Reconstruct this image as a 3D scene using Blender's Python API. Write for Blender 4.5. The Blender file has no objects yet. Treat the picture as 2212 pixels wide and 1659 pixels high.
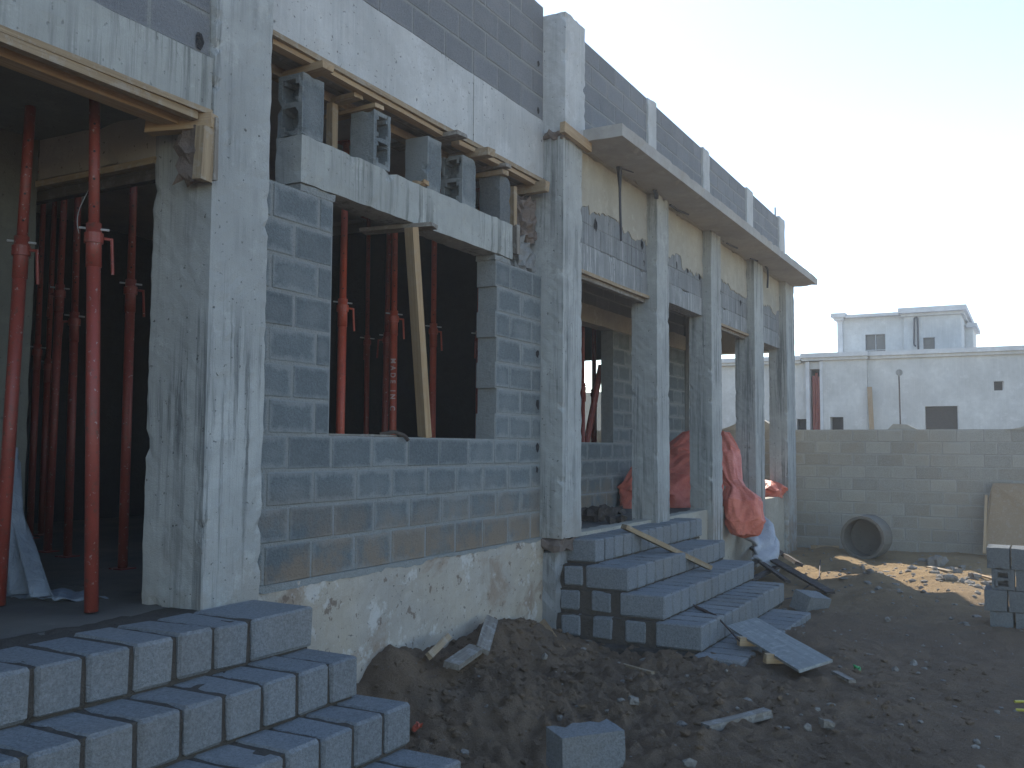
import bpy, bmesh, math, random
import numpy as np
from mathutils import Vector, Matrix, Euler
R = math.radians
random.seed(7); rng = np.random.default_rng(11)
scene = bpy.context.scene
COL = scene.collection

# ---------------------------------------------------------------- camera
def make_camera():
    th, ph, ro = R(28.62), R(3.79), R(.38)
    fw = Vector((math.cos(th)*math.cos(ph), math.sin(th)*math.cos(ph), math.sin(ph)))
    r = Vector((math.sin(th), -math.cos(th), 0)); u = r.cross(fw)
    r2 = r*math.cos(ro) + u*math.sin(ro); u2 = u*math.cos(ro) - r*math.sin(ro)
    cd = bpy.data.cameras.new('camera'); co = bpy.data.objects.new('camera', cd); COL.objects.link(co)
    m = Matrix((r2, u2, -fw)).transposed().to_4x4()
    co.matrix_world = m
    cd.sensor_width = 36; cd.lens = 36*2060/2212; cd.clip_start = .05; cd.clip_end = 3000
    scene.camera = co
make_camera()

# ---------------------------------------------------------------- sky, sun, exposure
SUN_AZ, SUN_EL = 30.5, 37.2
world = bpy.data.worlds.new('World'); scene.world = world; world.use_nodes = True
wn = world.node_tree.nodes; wl = world.node_tree.links
sky = wn.new('ShaderNodeTexSky'); sky.sky_type = 'NISHITA'; sky.sun_disc = False
sky.sun_elevation = R(SUN_EL); sky.sun_rotation = R(90-SUN_AZ)
sky.air_density = 1.0; sky.dust_density = .1; sky.ozone_density = 1.0; sky.altitude = 50
wn['Background'].inputs[1].default_value = .15
wl.new(sky.outputs[0], wn['Background'].inputs[0])
sd = bpy.data.lights.new('sun', 'SUN'); sd.energy = 4.6; sd.angle = R(.55); sd.color = (1, .93, .82)
so = bpy.data.objects.new('sun', sd); COL.objects.link(so)
sv = Vector((math.cos(R(SUN_AZ))*math.cos(R(SUN_EL)), math.sin(R(SUN_AZ))*math.cos(R(SUN_EL)), math.sin(R(SUN_EL))))
so.rotation_euler = sv.to_track_quat('Z', 'Y').to_euler()
so.location = (30, 20, 40)
HAZE = .0022
vs = scene.view_settings
vs.view_transform = 'Standard'; vs.look = 'None'; vs.gamma = 1; vs.use_curve_mapping = False
vs.exposure = 1.0
scene.cycles.max_bounces = 8; scene.cycles.diffuse_bounces = 5

# ---------------------------------------------------------------- tagging and mesh helpers
def tag(o, label=None, cat=None, group=None, kind=None):
    if label: o['label'] = label
    if cat: o['category'] = cat
    if group: o['group'] = group
    if kind: o['kind'] = kind
    return o
def empty(name, loc=(0, 0, 0)):
    o = bpy.data.objects.new(name, None); COL.objects.link(o); o.location = loc; o.empty_display_size = .1
    return o
def link(name, me, parent=None, mat=None):
    o = bpy.data.objects.new(name, me); COL.objects.link(o)
    if mat is not None and not me.materials: me.materials.append(mat)
    if parent is not None:
        o.parent = parent; o.matrix_parent_inverse = parent.matrix_basis.inverted()
    return o
class MB:
    def __init__(s): s.v = []; s.f = []
    def add(s, vs_, fs):
        n = len(s.v); s.v += [tuple(map(float, a)) for a in vs_]; s.f += [tuple(i+n for i in f) for f in fs]
    def box(s, x0, x1, y0, y1, z0, z1, j=0):
        c = [(x, y, z) for x in (x0, x1) for y in (y0, y1) for z in (z0, z1)]
        if j: c = [tuple(a+random.uniform(-j, j) for a in p) for p in c]
        s.add(c, [(0, 1, 3, 2), (4, 6, 7, 5), (0, 4, 5, 1), (2, 3, 7, 6), (0, 2, 6, 4), (1, 5, 7, 3)])
    def tube(s, p0, p1, r0, r1=None, n=14, cap=True):
        r1 = r0 if r1 is None else r1
        p0 = Vector(p0); p1 = Vector(p1); d = (p1-p0).normalized()
        a = d.orthogonal().normalized(); b = d.cross(a)
        vv = []
        for p, r in ((p0, r0), (p1, r1)):
            for i in range(n):
                t = 2*math.pi*i/n; vv.append(p + a*math.cos(t)*r + b*math.sin(t)*r)
        ff = [(i, (i+1) % n, n+(i+1) % n, n+i) for i in range(n)]
        if cap: ff += [tuple(range(n))[::-1], tuple(range(n, 2*n))]
        s.add(vv, ff)
    def path(s, pts, r, n=8):
        for a, b in zip(pts[:-1], pts[1:]): s.tube(a, b, r, n=n)
    def rough(s, x0, x1, y0, y1, z0, z1, step=.1, amp=.004, seed=None):
        """box cut into a grid whose skin is a little uneven"""
        nx, ny, nz = [max(1, int(round((b-a)/step))) for a, b in ((x0, x1), (y0, y1), (z0, z1))]
        X = np.linspace(x0, x1, nx+1); Y = np.linspace(y0, y1, ny+1); Z = np.linspace(z0, z1, nz+1)
        idx = {}; vv = []; ff = []
        def V(i, j, k):
            q = (i, j, k)
            if q not in idx:
                idx[q] = len(vv)
                p = np.array((X[i], Y[j], Z[k])); nrm = np.array([(i == nx)-(i == 0), (j == ny)-(j == 0), (k == nz)-(k == 0)], float)
                e = (abs(nrm).sum() > 1); am = amp*.35 if amp < .0075 else amp
                chip = 0
                if e: chip = abs(rng.normal(0, am)) + (rng.uniform(.004, .016) if rng.random() < .07 and amp > .0015 else 0)
                p = p + nrm*(rng.normal(0, am) - chip)
                vv.append(p)
            return idx[q]
        for i in range(nx):
            for j in range(ny):
                ff += [(V(i, j, 0), V(i, j+1, 0), V(i+1, j+1, 0), V(i+1, j, 0)), (V(i, j, nz), V(i+1, j, nz), V(i+1, j+1, nz), V(i, j+1, nz))]
        for i in range(nx):
            for k in range(nz):
                ff += [(V(i, 0, k), V(i+1, 0, k), V(i+1, 0, k+1), V(i, 0, k+1)), (V(i, ny, k), V(i, ny, k+1), V(i+1, ny, k+1), V(i+1, ny, k))]
        for j in range(ny):
            for k in range(nz):
                ff += [(V(0, j, k), V(0, j, k+1), V(0, j+1, k+1), V(0, j+1, k)), (V(nx, j, k), V(nx, j+1, k), V(nx, j+1, k+1), V(nx, j, k+1))]
        s.add(vv, ff)
    def mesh(s, name):
        me = bpy.data.meshes.new(name); me.from_pydata(s.v, [], s.f); me.update(); return me
    def build(s, name, mat, parent=None, smooth=False):
        me = s.mesh(name)
        if smooth: me.shade_smooth()
        return link(name, me, parent, mat)
def rbox(name, mat, parent, x0, x1, y0, y1, z0, z1, step=.1, amp=.004):
    m = MB(); m.rough(x0, x1, y0, y1, z0, z1, step, amp); return m.build(name, mat, parent)
def pbox(name, mat, parent, *a, j=0):
    m = MB(); m.box(*a, j=j); return m.build(name, mat, parent)

# ---------------------------------------------------------------- node materials
class NT:
    def __init__(s, name, rough=.9, spec=.3):
        s.m = bpy.data.materials.new(name); s.m.use_nodes = True
        s.t = s.m.node_tree; s.n = s.t.nodes; s.b = s.n['Principled BSDF']
        s.b.inputs['Roughness'].default_value = rough; s.b.inputs['Specular IOR Level'].default_value = spec
    def L(s, a, b): s.t.links.new(a, b)
    def val(s, x, sock):
        if isinstance(x, (int, float)): sock.default_value = x
        elif isinstance(x, tuple): sock.default_value = x if len(x) == len(sock.default_value) else (*x, 1)
        else: s.L(x, sock)
    def co(s, kind='Position', scale=(1, 1, 1)):
        if kind == 'Position': o = s.n.new('ShaderNodeNewGeometry').outputs['Position']
        else: o = s.n.new('ShaderNodeTexCoord').outputs[kind]
        if scale != (1, 1, 1):
            mp = s.n.new('ShaderNodeMapping'); s.L(o, mp.inputs[0]); mp.inputs['Scale'].default_value = scale; o = mp.outputs[0]
        return o
    def noise(s, scale, co=None, detail=4, rough=.6, lo=.3, hi=.7, dist=0):
        n = s.n.new('ShaderNodeTexNoise'); n.inputs['Scale'].default_value = scale; n.inputs['Detail'].default_value = detail
        n.inputs['Roughness'].default_value = rough; n.inputs['Distortion'].default_value = dist
        if co is not None: s.L(co, n.inputs['Vector'])
        return s.rng(n.outputs[0], lo, hi)
    def rng(s, x, lo, hi, a=0, b=1):
        r = s.n.new('ShaderNodeMapRange'); s.L(x, r.inputs[0])
        for i, v in ((1, lo), (2, hi), (3, a), (4, b)): r.inputs[i].default_value = v
        return r.outputs[0]
    def math(s, op, a, b=0, c=None):
        m = s.n.new('ShaderNodeMath'); m.operation = op; s.val(a, m.inputs[0]); s.val(b, m.inputs[1])
        if c is not None: s.val(c, m.inputs[2])
        return m.outputs[0]
    def mix(s, f, a, b, mode='MIX'):
        m = s.n.new('ShaderNodeMix'); m.data_type = 'RGBA'; m.blend_type = mode
        s.val(f, m.inputs[0]); s.val(a, m.inputs[6]); s.val(b, m.inputs[7]); return m.outputs[2]
    def color(s, c): s.val(c, s.b.inputs['Base Color'])
    def bump(s, h, dist, strength=1, prev=None):
        b = s.n.new('ShaderNodeBump'); b.inputs['Distance'].default_value = dist; b.inputs['Strength'].default_value = strength
        s.L(h, b.inputs['Height'])
        if prev: s.L(prev, b.inputs['Normal'])
        s.L(b.outputs[0], s.b.inputs['Normal']); return b.outputs[0]
    def sep(s, v):
        n = s.n.new('ShaderNodeSeparateXYZ'); s.L(v, n.inputs[0]); return n.outputs

def concrete(name, light=(.44, .44, .43), dark=(.2, .205, .2), streak=.6, warm=0., pit=1, soil=False, white=0., stain=0):
    N = NT(name, .88, .25); P = N.co()
    big = N.noise(1.3, P, 4, .6, .35, .65)
    mid = N.noise(7, P, 5, .65, .3, .72)
    stv = N.noise(1, N.co('Position', (13, 13, .5)), 5, .78, .48, .6)      # run-off streaks
    stf = N.noise(1, N.co('Position', (75, 75, 2.2)), 3, .6, .5, .75)
    fine = N.noise(140, P, 3, .6, .3, .7)
    c = N.mix(N.math('MULTIPLY', big, .75), light, tuple(x*.62 for x in light))
    c = N.mix(N.math('MULTIPLY', mid, .5), c, tuple(x*.6 for x in light))
    c = N.mix(N.math('MULTIPLY', N.noise(3.1, P, 6, .8, .56, .64), .35), c, tuple(min(.7, x*1.25) for x in light))
    m = N.math('MULTIPLY', N.math('MULTIPLY', stv, N.noise(1.5, N.co('Position', (1, 1, .55)), 3, .6, .4, .56)), min(1, streak))
    c = N.mix(m, c, dark)
    c = N.mix(N.math('MULTIPLY', stf, streak*.16), c, tuple(x*.9 for x in dark))
    if white:
        ws = N.noise(1, N.co('Position', (34, 34, 1.1)), 3, .7, .52, .66)
        c = N.mix(N.math('MULTIPLY', ws, white), c, (.62, .62, .6))
    if warm: c = N.mix(N.math('MULTIPLY', N.noise(.9, P, 3, .6, .4, .65), warm), c, (.46, .38, .27))
    c = N.mix(N.math('MULTIPLY', fine, .35), c, tuple(x*.62 for x in light))
    pits = N.noise(38, P, 2, .5, .68, .74)
    if pit: c = N.mix(N.math('MULTIPLY', pits, .75*pit), c, (.07, .07, .07))
    if soil:    # splashed soil low on the face
        z = N.sep(P)[2]
        sm = N.math('MULTIPLY', N.rng(z, -.35, -1.65), N.noise(2.2, P, 6, .75, .4, .56))
        c = N.mix(N.math('MULTIPLY', sm, .85), c, (.26, .19, .125))
    if stain:   # brown wash marks and splats of mud thrown on the face
        c = N.mix(N.math('MULTIPLY', N.noise(1.15, N.co('Position', (1, 1, 1.5)), 6, .7, .5, .6, .6), stain*.8), c, (.27, .2, .145))
        c = N.mix(N.math('MULTIPLY', N.noise(6.5, P, 4, .6, .63, .66), stain*.8), c, (.16, .115, .085))
        c = N.mix(N.math('MULTIPLY', N.noise(2.1, N.co('Position', (1, 1, 1)), 5, .8, .56, .62), .5), c, (.62, .61, .58))
    N.color(c)
    b = N.bump(mid, .006, .7); b = N.bump(fine, .0015, .8, b)
    if pit: N.bump(N.math('SUBTRACT', 1, pits), .004, .8, b)
    return N.m

def blockmat(name, base=(.27, .28, .285), smear=.75, speck=.75, var=.3, warm=.0, soil=True, edge=.16, mortar=(.36, .35, .33)):
    N = NT(name, .93, .15); P = N.co()
    oi = N.n.new('ShaderNodeObjectInfo').outputs['Random']
    big = N.noise(2.6, P, 4, .6, .35, .68)
    sp = N.noise(95, P, 3, .75, .4, .6)
    sp2 = N.noise(48, P, 4, .8, .38, .64)
    v = N.math('ADD', N.math('MULTIPLY', oi, var), 1-var*.5)
    vm = N.n.new('ShaderNodeVectorMath'); vm.operation = 'SCALE'
    vm.inputs[0].default_value = base; N.L(v, vm.inputs['Scale'])
    c = vm.outputs[0]
    c = N.mix(N.math('MULTIPLY', big, .35), c, tuple(x*.7 for x in base))
    c = N.mix(N.math('MULTIPLY', sp, speck*.55), c, tuple(x*.45 for x in base))
    c = N.mix(N.math('MULTIPLY', sp2, speck*.5), c, tuple(x*1.35 for x in base))
    if warm: c = N.mix(N.math('MULTIPLY', N.noise(1.1, P, 3, .6, .4, .62), warm), c, (.33, .27, .19))
    if smear:   # mortar wiped over the edges of each block
        G = N.sep(N.n.new('ShaderNodeTexCoord').outputs['Generated'])
        ex = N.math('MULTIPLY', N.math('MINIMUM', G[0], N.math('SUBTRACT', 1, G[0])), 2)
        ez = N.math('MINIMUM', G[2], N.math('SUBTRACT', 1, G[2]))
        e = N.math('MINIMUM', ex, ez)
        wob = N.noise(6, P, 5, .75, .25, .75)
        th = N.math('MULTIPLY', N.math('MULTIPLY', wob, edge*1.5), N.math('ADD', N.math('MULTIPLY', oi, 1.1), .5))
        mk = N.rng(N.math('SUBTRACT', th, e), -.06, .10)
        cx = N.math('MULTIPLY', N.math('SUBTRACT', G[0], .5), 2.1); cz = N.math('MULTIPLY', N.math('SUBTRACT', G[2], .45), 2.3)
        rad = N.math('ADD', N.math('MULTIPLY', cx, cx), N.math('MULTIPLY', cz, cz))
        frac = N.math('FRACT', N.math('MULTIPLY', oi, 7.31))
        cen = N.math('MULTIPLY', N.rng(N.math('ADD', rad, N.math('MULTIPLY', N.noise(8, P, 5, .7, .2, .8), .8)), .35, 1.25, 1, 0), N.rng(frac, .35, .8))
        c = N.mix(N.math('MULTIPLY', cen, smear*.6), c, tuple(x*.92 for x in mortar))
        c = N.mix(N.math('MULTIPLY', mk, smear), c, mortar)
        blot = N.noise(1.7, P, 5, .8, .5, .85)
        c = N.mix(N.math('MULTIPLY', blot, smear*.55), c, mortar)
    if soil:
        z = N.sep(P)[2]
        sm = N.math('MULTIPLY', N.rng(z, -.2, -.75), N.noise(2.1, P, 6, .75, .4, .56))
        c = N.mix(N.math('MULTIPLY', sm, .75), c, (.3, .225, .155))
    N.color(c)
    b = N.bump(sp2, .004, .9); N.bump(sp, .002, .9, b)
    return N.m

def mortarmat(name, base=(.33, .32, .3), dark=.6):
    N = NT(name, .95, .1); P = N.co()
    a = N.noise(12, P, 6, .75, .3, .7); f = N.noise(120, P, 3, .6, .3, .7)
    c = N.mix(N.math('MULTIPLY', a, dark), base, tuple(x*.55 for x in base)); c = N.mix(N.math('MULTIPLY', f, .4), c, tuple(x*.6 for x in base))
    N.color(c); b = N.bump(a, .012, 1); N.bump(f, .003, 1, b); return N.m

def woodmat(name, base=(.42, .32, .2), dark=(.2, .14, .085), cement=.25, rough=.8):
    N = NT(name, rough, .25); O = N.co('Object', (1, 1, 1))
    oi = N.n.new('ShaderNodeObjectInfo').outputs['Random']
    g = N.noise(1, N.co('Object', (1.6, 55, 55)), 4, .65, .3, .72, .4)
    b2 = N.noise(3, O, 4, .6, .35, .7)
    c = N.mix(g, base, dark); c = N.mix(N.math('MULTIPLY', b2, .4), c, tuple(x*.6 for x in base))
    c = N.mix(N.math('MULTIPLY', oi, .3), c, dark)
    c = N.mix(N.math('MULTIPLY', N.noise(14, O, 5, .7, .52, .62), cement), c, (.42, .42, .4))
    N.color(c); N.bump(g, .002, .7); return N.m

def paintmat(name, col, rough=.45, wear=.35, dirt=(.1, .06, .045)):
    N = NT(name, rough, .4); P = N.co()
    c = N.mix(N.noise(5, P, 5, .7, .35, .7), col, tuple(x*.7 for x in col))
    c = N.mix(N.math('MULTIPLY', N.noise(28, P, 5, .75, .55, .68), wear), c, dirt)
    c = N.mix(N.math('MULTIPLY', N.noise(45, P, 3, .6, .64, .7), wear*.8), c, (.4, .38, .36))
    N.color(c); N.bump(N.noise(60, P, 3), .0008, .6); return N.m

def soilmat():
    N = NT('soil', .97, .1); P = N.co()
    a = N.noise(.55, P, 5, .6, .35, .66); b = N.noise(3.5, P, 6, .7, .3, .7); f = N.noise(30, P, 6, .75, .3, .7); g = N.noise(150, P, 3, .6, .3, .7)
    x = N.sep(P)[0]
    far = N.rng(x, 9.5, 14)                                       # sandier ground towards the boundary wall, lightened to strengthen the sunlit patch
    near = N.mix(a, (.31, .22, .145), (.235, .168, .115))
    c = N.mix(far, near, N.mix(a, (.48, .34, .18), (.4, .28, .15)))
    c = N.mix(N.math('MULTIPLY', b, .5), c, N.mix(far, (.17, .122, .086), (.2, .145, .09)))
    c = N.mix(N.math('MULTIPLY', N.noise(2.2, P, 5, .7, .55, .68), .3), c, N.mix(far, (.2, .17, .14), (.38, .29, .19)))
    c = N.mix(N.math('MULTIPLY', g, .3), c, (.05, .04, .032))
    pl = N.noise(24, P, 3, .6, .665, .7)
    c = N.mix(N.math('MULTIPLY', pl, .45), c, (.24, .22, .2))
    N.color(c); q = N.bump(f, .02, .9); N.bump(g, .004, .8, q); return N.m

def clothmat(name, col, col2, rough=.5, scale=7, trans=0.):
    N = NT(name, rough, .4); P = N.co()
    c = N.mix(N.noise(scale, P, 5, .6, .3, .7), col, col2)
    N.color(c); N.bump(N.noise(16, P, 5, .7, .2, .8, 1.2), .022, .7)
    return N.m

M = dict(
    col=concrete('cast concrete', (.46, .47, .45), (.13, .14, .14), streak=1., soil=True),
    colg=concrete('grey cast concrete', (.33, .335, .33), (.15, .155, .155), streak=1.),
    beam=concrete('pale beam concrete', (.6, .6, .58), (.33, .34, .34), streak=.45, pit=.8, white=.25),
    lintel=concrete('lintel concrete', (.46, .47, .44), (.15, .16, .15), streak=.95, pit=.5),
    streaky=concrete('streaked lintel concrete', (.3, .31, .31), (.15, .16, .165), streak=.9, white=.7),
    cream=concrete('cream beam concrete', (.47, .44, .37), (.3, .28, .24), streak=.4, warm=.2, pit=.7),
    plinth=concrete('plinth concrete', (.5, .46, .4), (.3, .25, .19), streak=.2, warm=.5, pit=1., stain=.95),
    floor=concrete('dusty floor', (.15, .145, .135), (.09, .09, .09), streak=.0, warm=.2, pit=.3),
    slab=concrete('slab concrete', (.47, .44, .4), (.3, .27, .24), streak=.2, warm=.35),
    soffit=concrete('canopy concrete', (.43, .41, .38), (.28, .26, .24), streak=.15, pit=.2, warm=.25),
    band=concrete('smeared block band', (.25, .26, .265), (.15, .155, .16), streak=.8, white=.35),
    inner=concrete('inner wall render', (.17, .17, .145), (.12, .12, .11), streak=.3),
    rough_plaster=mortarmat('rough plaster', (.25, .2, .17)),
    block=blockmat('wall block', (.17, .195, .205), mortar=(.3,.32,.315), var=.35),
    pblock=blockmat('parapet block', (.215, .225, .24), smear=.25, edge=.1, soil=False, var=.22, speck=.4),
    sblock=blockmat('stair block', (.235, .25, .262), smear=0, speck=1., var=.25, warm=.15, soil=False),
    fblock=blockmat('boundary wall block', (.37, .355, .31), smear=.5, edge=.14, warm=.45, var=.5, mortar=(.42, .4, .36), soil=False),
    dblock=blockmat('stack block', (.17, .185, .19), smear=0, soil=False),
    mortar=mortarmat('wall mortar', (.34, .355, .345), .4), smortar=mortarmat('stair mortar', (.12, .105, .09)),
    fmortar=mortarmat('boundary mortar', (.42, .4, .36)),
    wood=woodmat('formwork timber'), wood2=woodmat('yellow timber', (.5, .37, .22), (.28, .18, .1), .1),
    wood3=woodmat('grey old timber', (.3, .27, .23), (.13, .11, .09), .35), darkwood=woodmat('dark wet timber', (.1, .08, .065), (.05, .04, .035), .1),
    ply=woodmat('plywood', (.36, .27, .17), (.25, .17, .1), .15), whiteboard=woodmat('painted board', (.36, .37, .36), (.22, .23, .22), .5),
    red=paintmat('red lead paint', (.27, .055, .04), wear=.8), orange=paintmat('orange paint', (.47, .085, .045), wear=.45),
    darkred=paintmat('rusty red paint', (.26, .05, .036), wear=.6),
    steel=paintmat('bright steel', (.5, .5, .5), .35, .3), rust=paintmat('rusty steel', (.07, .05, .045), .8, .5),
    black=paintmat('black rubber', (.035, .04, .055), .6, .1), lett=paintmat('worn white paint', (.62, .46, .42), .7, .2),
    tarp=clothmat('orange tarpaulin', (.74, .22, .15), (.58, .13, .09)), tarp2=clothmat('red tarpaulin', (.76, .24, .16), (.6, .15, .1), .42),
    white=clothmat('white plastic', (.5, .52, .55), (.38, .4, .43), .5), sheet=clothmat('grey plastic sheet', (.26, .3, .35), (.17, .2, .24), .45),
    pipe=concrete('concrete pipe', (.21, .195, .165), (.15, .135, .11), streak=.2), soil=soilmat(),
    nb=concrete('neighbour plaster', (.6, .61, .6), (.48, .49, .5), streak=.35, pit=0, white=.3), nbc=concrete('neighbour cornice', (.66, .68, .7), (.55, .57, .58), streak=.2, pit=0),
    dark=mortarmat('interior shade', (.05, .05, .053)), green=paintmat('green scrap', (.03, .3, .1)), hose=paintmat('yellow hose', (.5, .42, .05)),  # dark: shade of rooms and openings put into the colour
    glass=paintmat('dark panes', (.1, .105, .11), .3, .1), stone=mortarmat('pebbles', (.33, .3, .26)),
)

# ---------------------------------------------------------------- blocks
_bc = {}
def block_mesh(l, d, h, mat, key, ch=.007, jit=.0009, variants=3):
    k = (round(l, 2), round(d, 2), round(h, 2), key, random.randrange(variants))
    if k not in _bc:
        bm = bmesh.new(); bmesh.ops.create_cube(bm, size=1)
        for v in bm.verts: v.co = Vector((v.co.x*l, v.co.y*d, v.co.z*h))
        bmesh.ops.bevel(bm, geom=bm.edges[:], offset=ch, segments=1, affect='EDGES')
        for v in bm.verts: v.co += Vector([random.gauss(0, jit) for _ in range(3)])
        me = bpy.data.meshes.new('concrete_block'); bm.to_mesh(me); bm.free(); me.materials.append(mat); _bc[k] = me
    return _bc[k]
def put_block(cx, cy, cz, l, d, h, mat, key, parent, rz=0, tilt=.0018, name='concrete_block', **kw):
    o = link(name, block_mesh(l, d, h, mat, key, **kw), parent)
    o.location = (cx, cy, cz); o.rotation_euler = (random.gauss(0, tilt), random.gauss(0, tilt), rz+random.gauss(0, tilt))
    return o
def block_wall(parent, a0, a1, rows, face, thick, mat, key, joint0, period=.41, axis='x', holes=(), gap=.016, mortar=None, name='block_wall', side=-1, recess=.0055, off=None, raised=.0012):
    """rows: list of z row boundaries bottom to top. Each block a child of the wall part."""
    wall = MB()
    y0, y1 = (face+recess, face+thick-recess)
    wp = None
    cells = []
    for i in range(len(rows)-1):
        z0, z1 = rows[i], rows[i+1]
        j0 = joint0 + (period/2 if i % 2 else 0) + (off[i] if off else 0)
        k0 = math.floor((a0-j0)/period)
        cuts = [a0]
        x = j0 + k0*period
        while x < a1:
            if x > a0+.03: cuts.append(x+random.uniform(-.008, .008))
            x += period
        if a1-cuts[-1] < .05 and len(cuts) > 1: cuts.pop()
        cuts.append(a1)
        segs = list(zip(cuts[:-1], cuts[1:]))
        for (h0, h1, hz0, hz1) in holes:
            zc = (z0+z1)/2
            if hz0 < zc < hz1:
                new = []
                for s0, s1 in segs:
                    if s1 <= h0 or s0 >= h1: new.append((s0, s1)); continue
                    if s0 < h0-.03: new.append((s0, h0))
                    if s1 > h1+.03: new.append((h1, s1))
                segs = new
        # mortar backing follows the same runs
        runs = []
        for s in segs:
            if runs and abs(runs[-1][1]-s[0]) < .02: runs[-1][1] = s[1]
            else: runs.append(list(s))
        for r0, r1 in runs:
            if axis == 'x': wall.box(r0, r1, y0, y1, z0, z1)
            else: wall.box(y0, y1, r0, r1, z0, z1)
        cells += [(s0, s1, z0, z1) for s0, s1 in segs]
    wp = wall.build(name, mortar, parent)
    for s0, s1, z0, z1 in cells:
        w = s1-s0-gap; 
        if w < .03: continue
        dy = random.gauss(0, raised)
        c = ((s0+s1)/2, face+thick/2+dy, (z0+z1)/2+random.gauss(0, .001))
        hh = z1-z0-gap
        if axis == 'x': put_block(c[0], c[1], c[2], w, thick, hh, mat, key, wp)
        else: put_block(c[1], c[0], c[2], w, thick, hh, mat, key, wp, rz=math.pi/2)
    return wp

# ---------------------------------------------------------------- timber
def plank_mesh(L, w, t, mat, jit=.002):
    m = MB(); n = max(1, int(L/.25))
    vv = []; ff = []
    bow = random.uniform(-.006, .006)*L
    for i in range(n+1):
        x = -L/2 + L*i/n; b = bow*(1-(2*i/n-1)**2)
        for y, z in ((-w/2, -t/2), (w/2, -t/2), (w/2, t/2), (-w/2, t/2)):
            vv.append((x+(random.uniform(-.006, .006) if i in (0, n) else 0), y+b+random.gauss(0, jit*.5), z+random.gauss(0, jit*.4)))
    for i in range(n):
        for k in range(4): ff.append((4*i+k, 4*i+(k+1) % 4, 4*i+4+(k+1) % 4, 4*i+4+k))
    ff += [(3, 2, 1, 0), (4*n, 4*n+1, 4*n+2, 4*n+3)]
    m.add(vv, ff); me = m.mesh('plank'); me.materials.append(mat); return me
def plank(name, p0, p1, w, t, mat, parent=None, roll=0, label=None, cat='plank', group=None):
    """w across (horizontal when roll=0), t thick"""
    p0 = Vector(p0); p1 = Vector(p1); d = p1-p0; L = d.length
    x = d.normalized(); up = Vector((0, 0, 1)) if abs(x.z) < .95 else Vector((0, -1, 0))
    y = up.cross(x).normalized(); z = x.cross(y)
    m = Matrix((x, y, z)).transposed().to_4x4() @ Matrix.Rotation(roll, 4, 'X')
    m.translation = (p0+p1)/2
    o = link(name, plank_mesh(L, w, t, mat), parent); o.matrix_basis = m
    if parent is None: tag(o, label, cat, group)
    return o

# ================================================================ GROUND
def vnoise(x, y, seed):
    r = np.random.default_rng(seed); T = r.random((256, 256))
    xi = np.floor(x).astype(int); yi = np.floor(y).astype(int); fx = x-xi; fy = y-yi
    fx = fx*fx*(3-2*fx); fy = fy*fy*(3-2*fy)
    g = lambda a, b: T[a % 256, b % 256]
    return (g(xi, yi)*(1-fx)*(1-fy)+g(xi+1, yi)*fx*(1-fy)+g(xi, yi+1)*(1-fx)*fy+g(xi+1, yi+1)*fx*fy)-.5
def ridge(x, y, ax, ay, bx, by, w):
    dx, dy = bx-ax, by-ay; t = np.clip(((x-ax)*dx+(y-ay)*dy)/(dx*dx+dy*dy), 0, 1)
    d2 = (x-ax-t*dx)**2+(y-ay-t*dy)**2
    return np.exp(-d2/w**2)
def ground_h(x, y):
    x = np.asarray(x, float); y = np.asarray(y, float)
    z = -1.71 + 0*x
    z += .07*vnoise(x*.9, y*.9, 1)+.05*vnoise(x*2.3+5, y*2.3, 2)+.03*vnoise(x*6, y*6, 3)
    near = np.exp(-((x-6.2)/2.4)**2-((y-2.6)/1.5)**2)
    z += (.012+.09*near)*vnoise(x*13, y*13, 4)+(.01+.05*near)*vnoise(x*29, y*29, 5)+.012*vnoise(x*60, y*60, 6)
    # heap of dug earth against the plinth
    b = 1/(1+np.exp(-(x-4.9)*7)) * 1/(1+np.exp((x-7.45)*6))
    z += b*(.27*np.exp(-((np.maximum(0, 3.9-y))/.6)**2))
    z += .14*np.exp(-((x-5.25)/.28)**2-((y-3.75)/.25)**2) + .1*np.exp(-((x-6.7)/.5)**2-((y-3.6)/.4)**2)
    z += .13*np.exp(-((x-5.6)/.45)**2-((y-3.0)/.35)**2)
    z -= .1*np.exp(-((x-4.9)/.5)**2-((y-2.3)/.4)**2)
    # tracks and berms towards the boundary wall
    z += .08*ridge(x, y, 17.0, 3.1, 12.0, 1.5, .33)+.05*ridge(x, y, 15.5, 1.7, 12.3, .7, .3)
    z -= .05*ridge(x, y, 16.0, 2.4, 12.5, 1.1, .22)
    z -= .05/(1+np.exp(-(x-14)*1.2))
    r = np.sqrt(x*x+y*y); z = np.where(r > 35, -1.75+(z+1.75)*.3, z)
    return z
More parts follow.
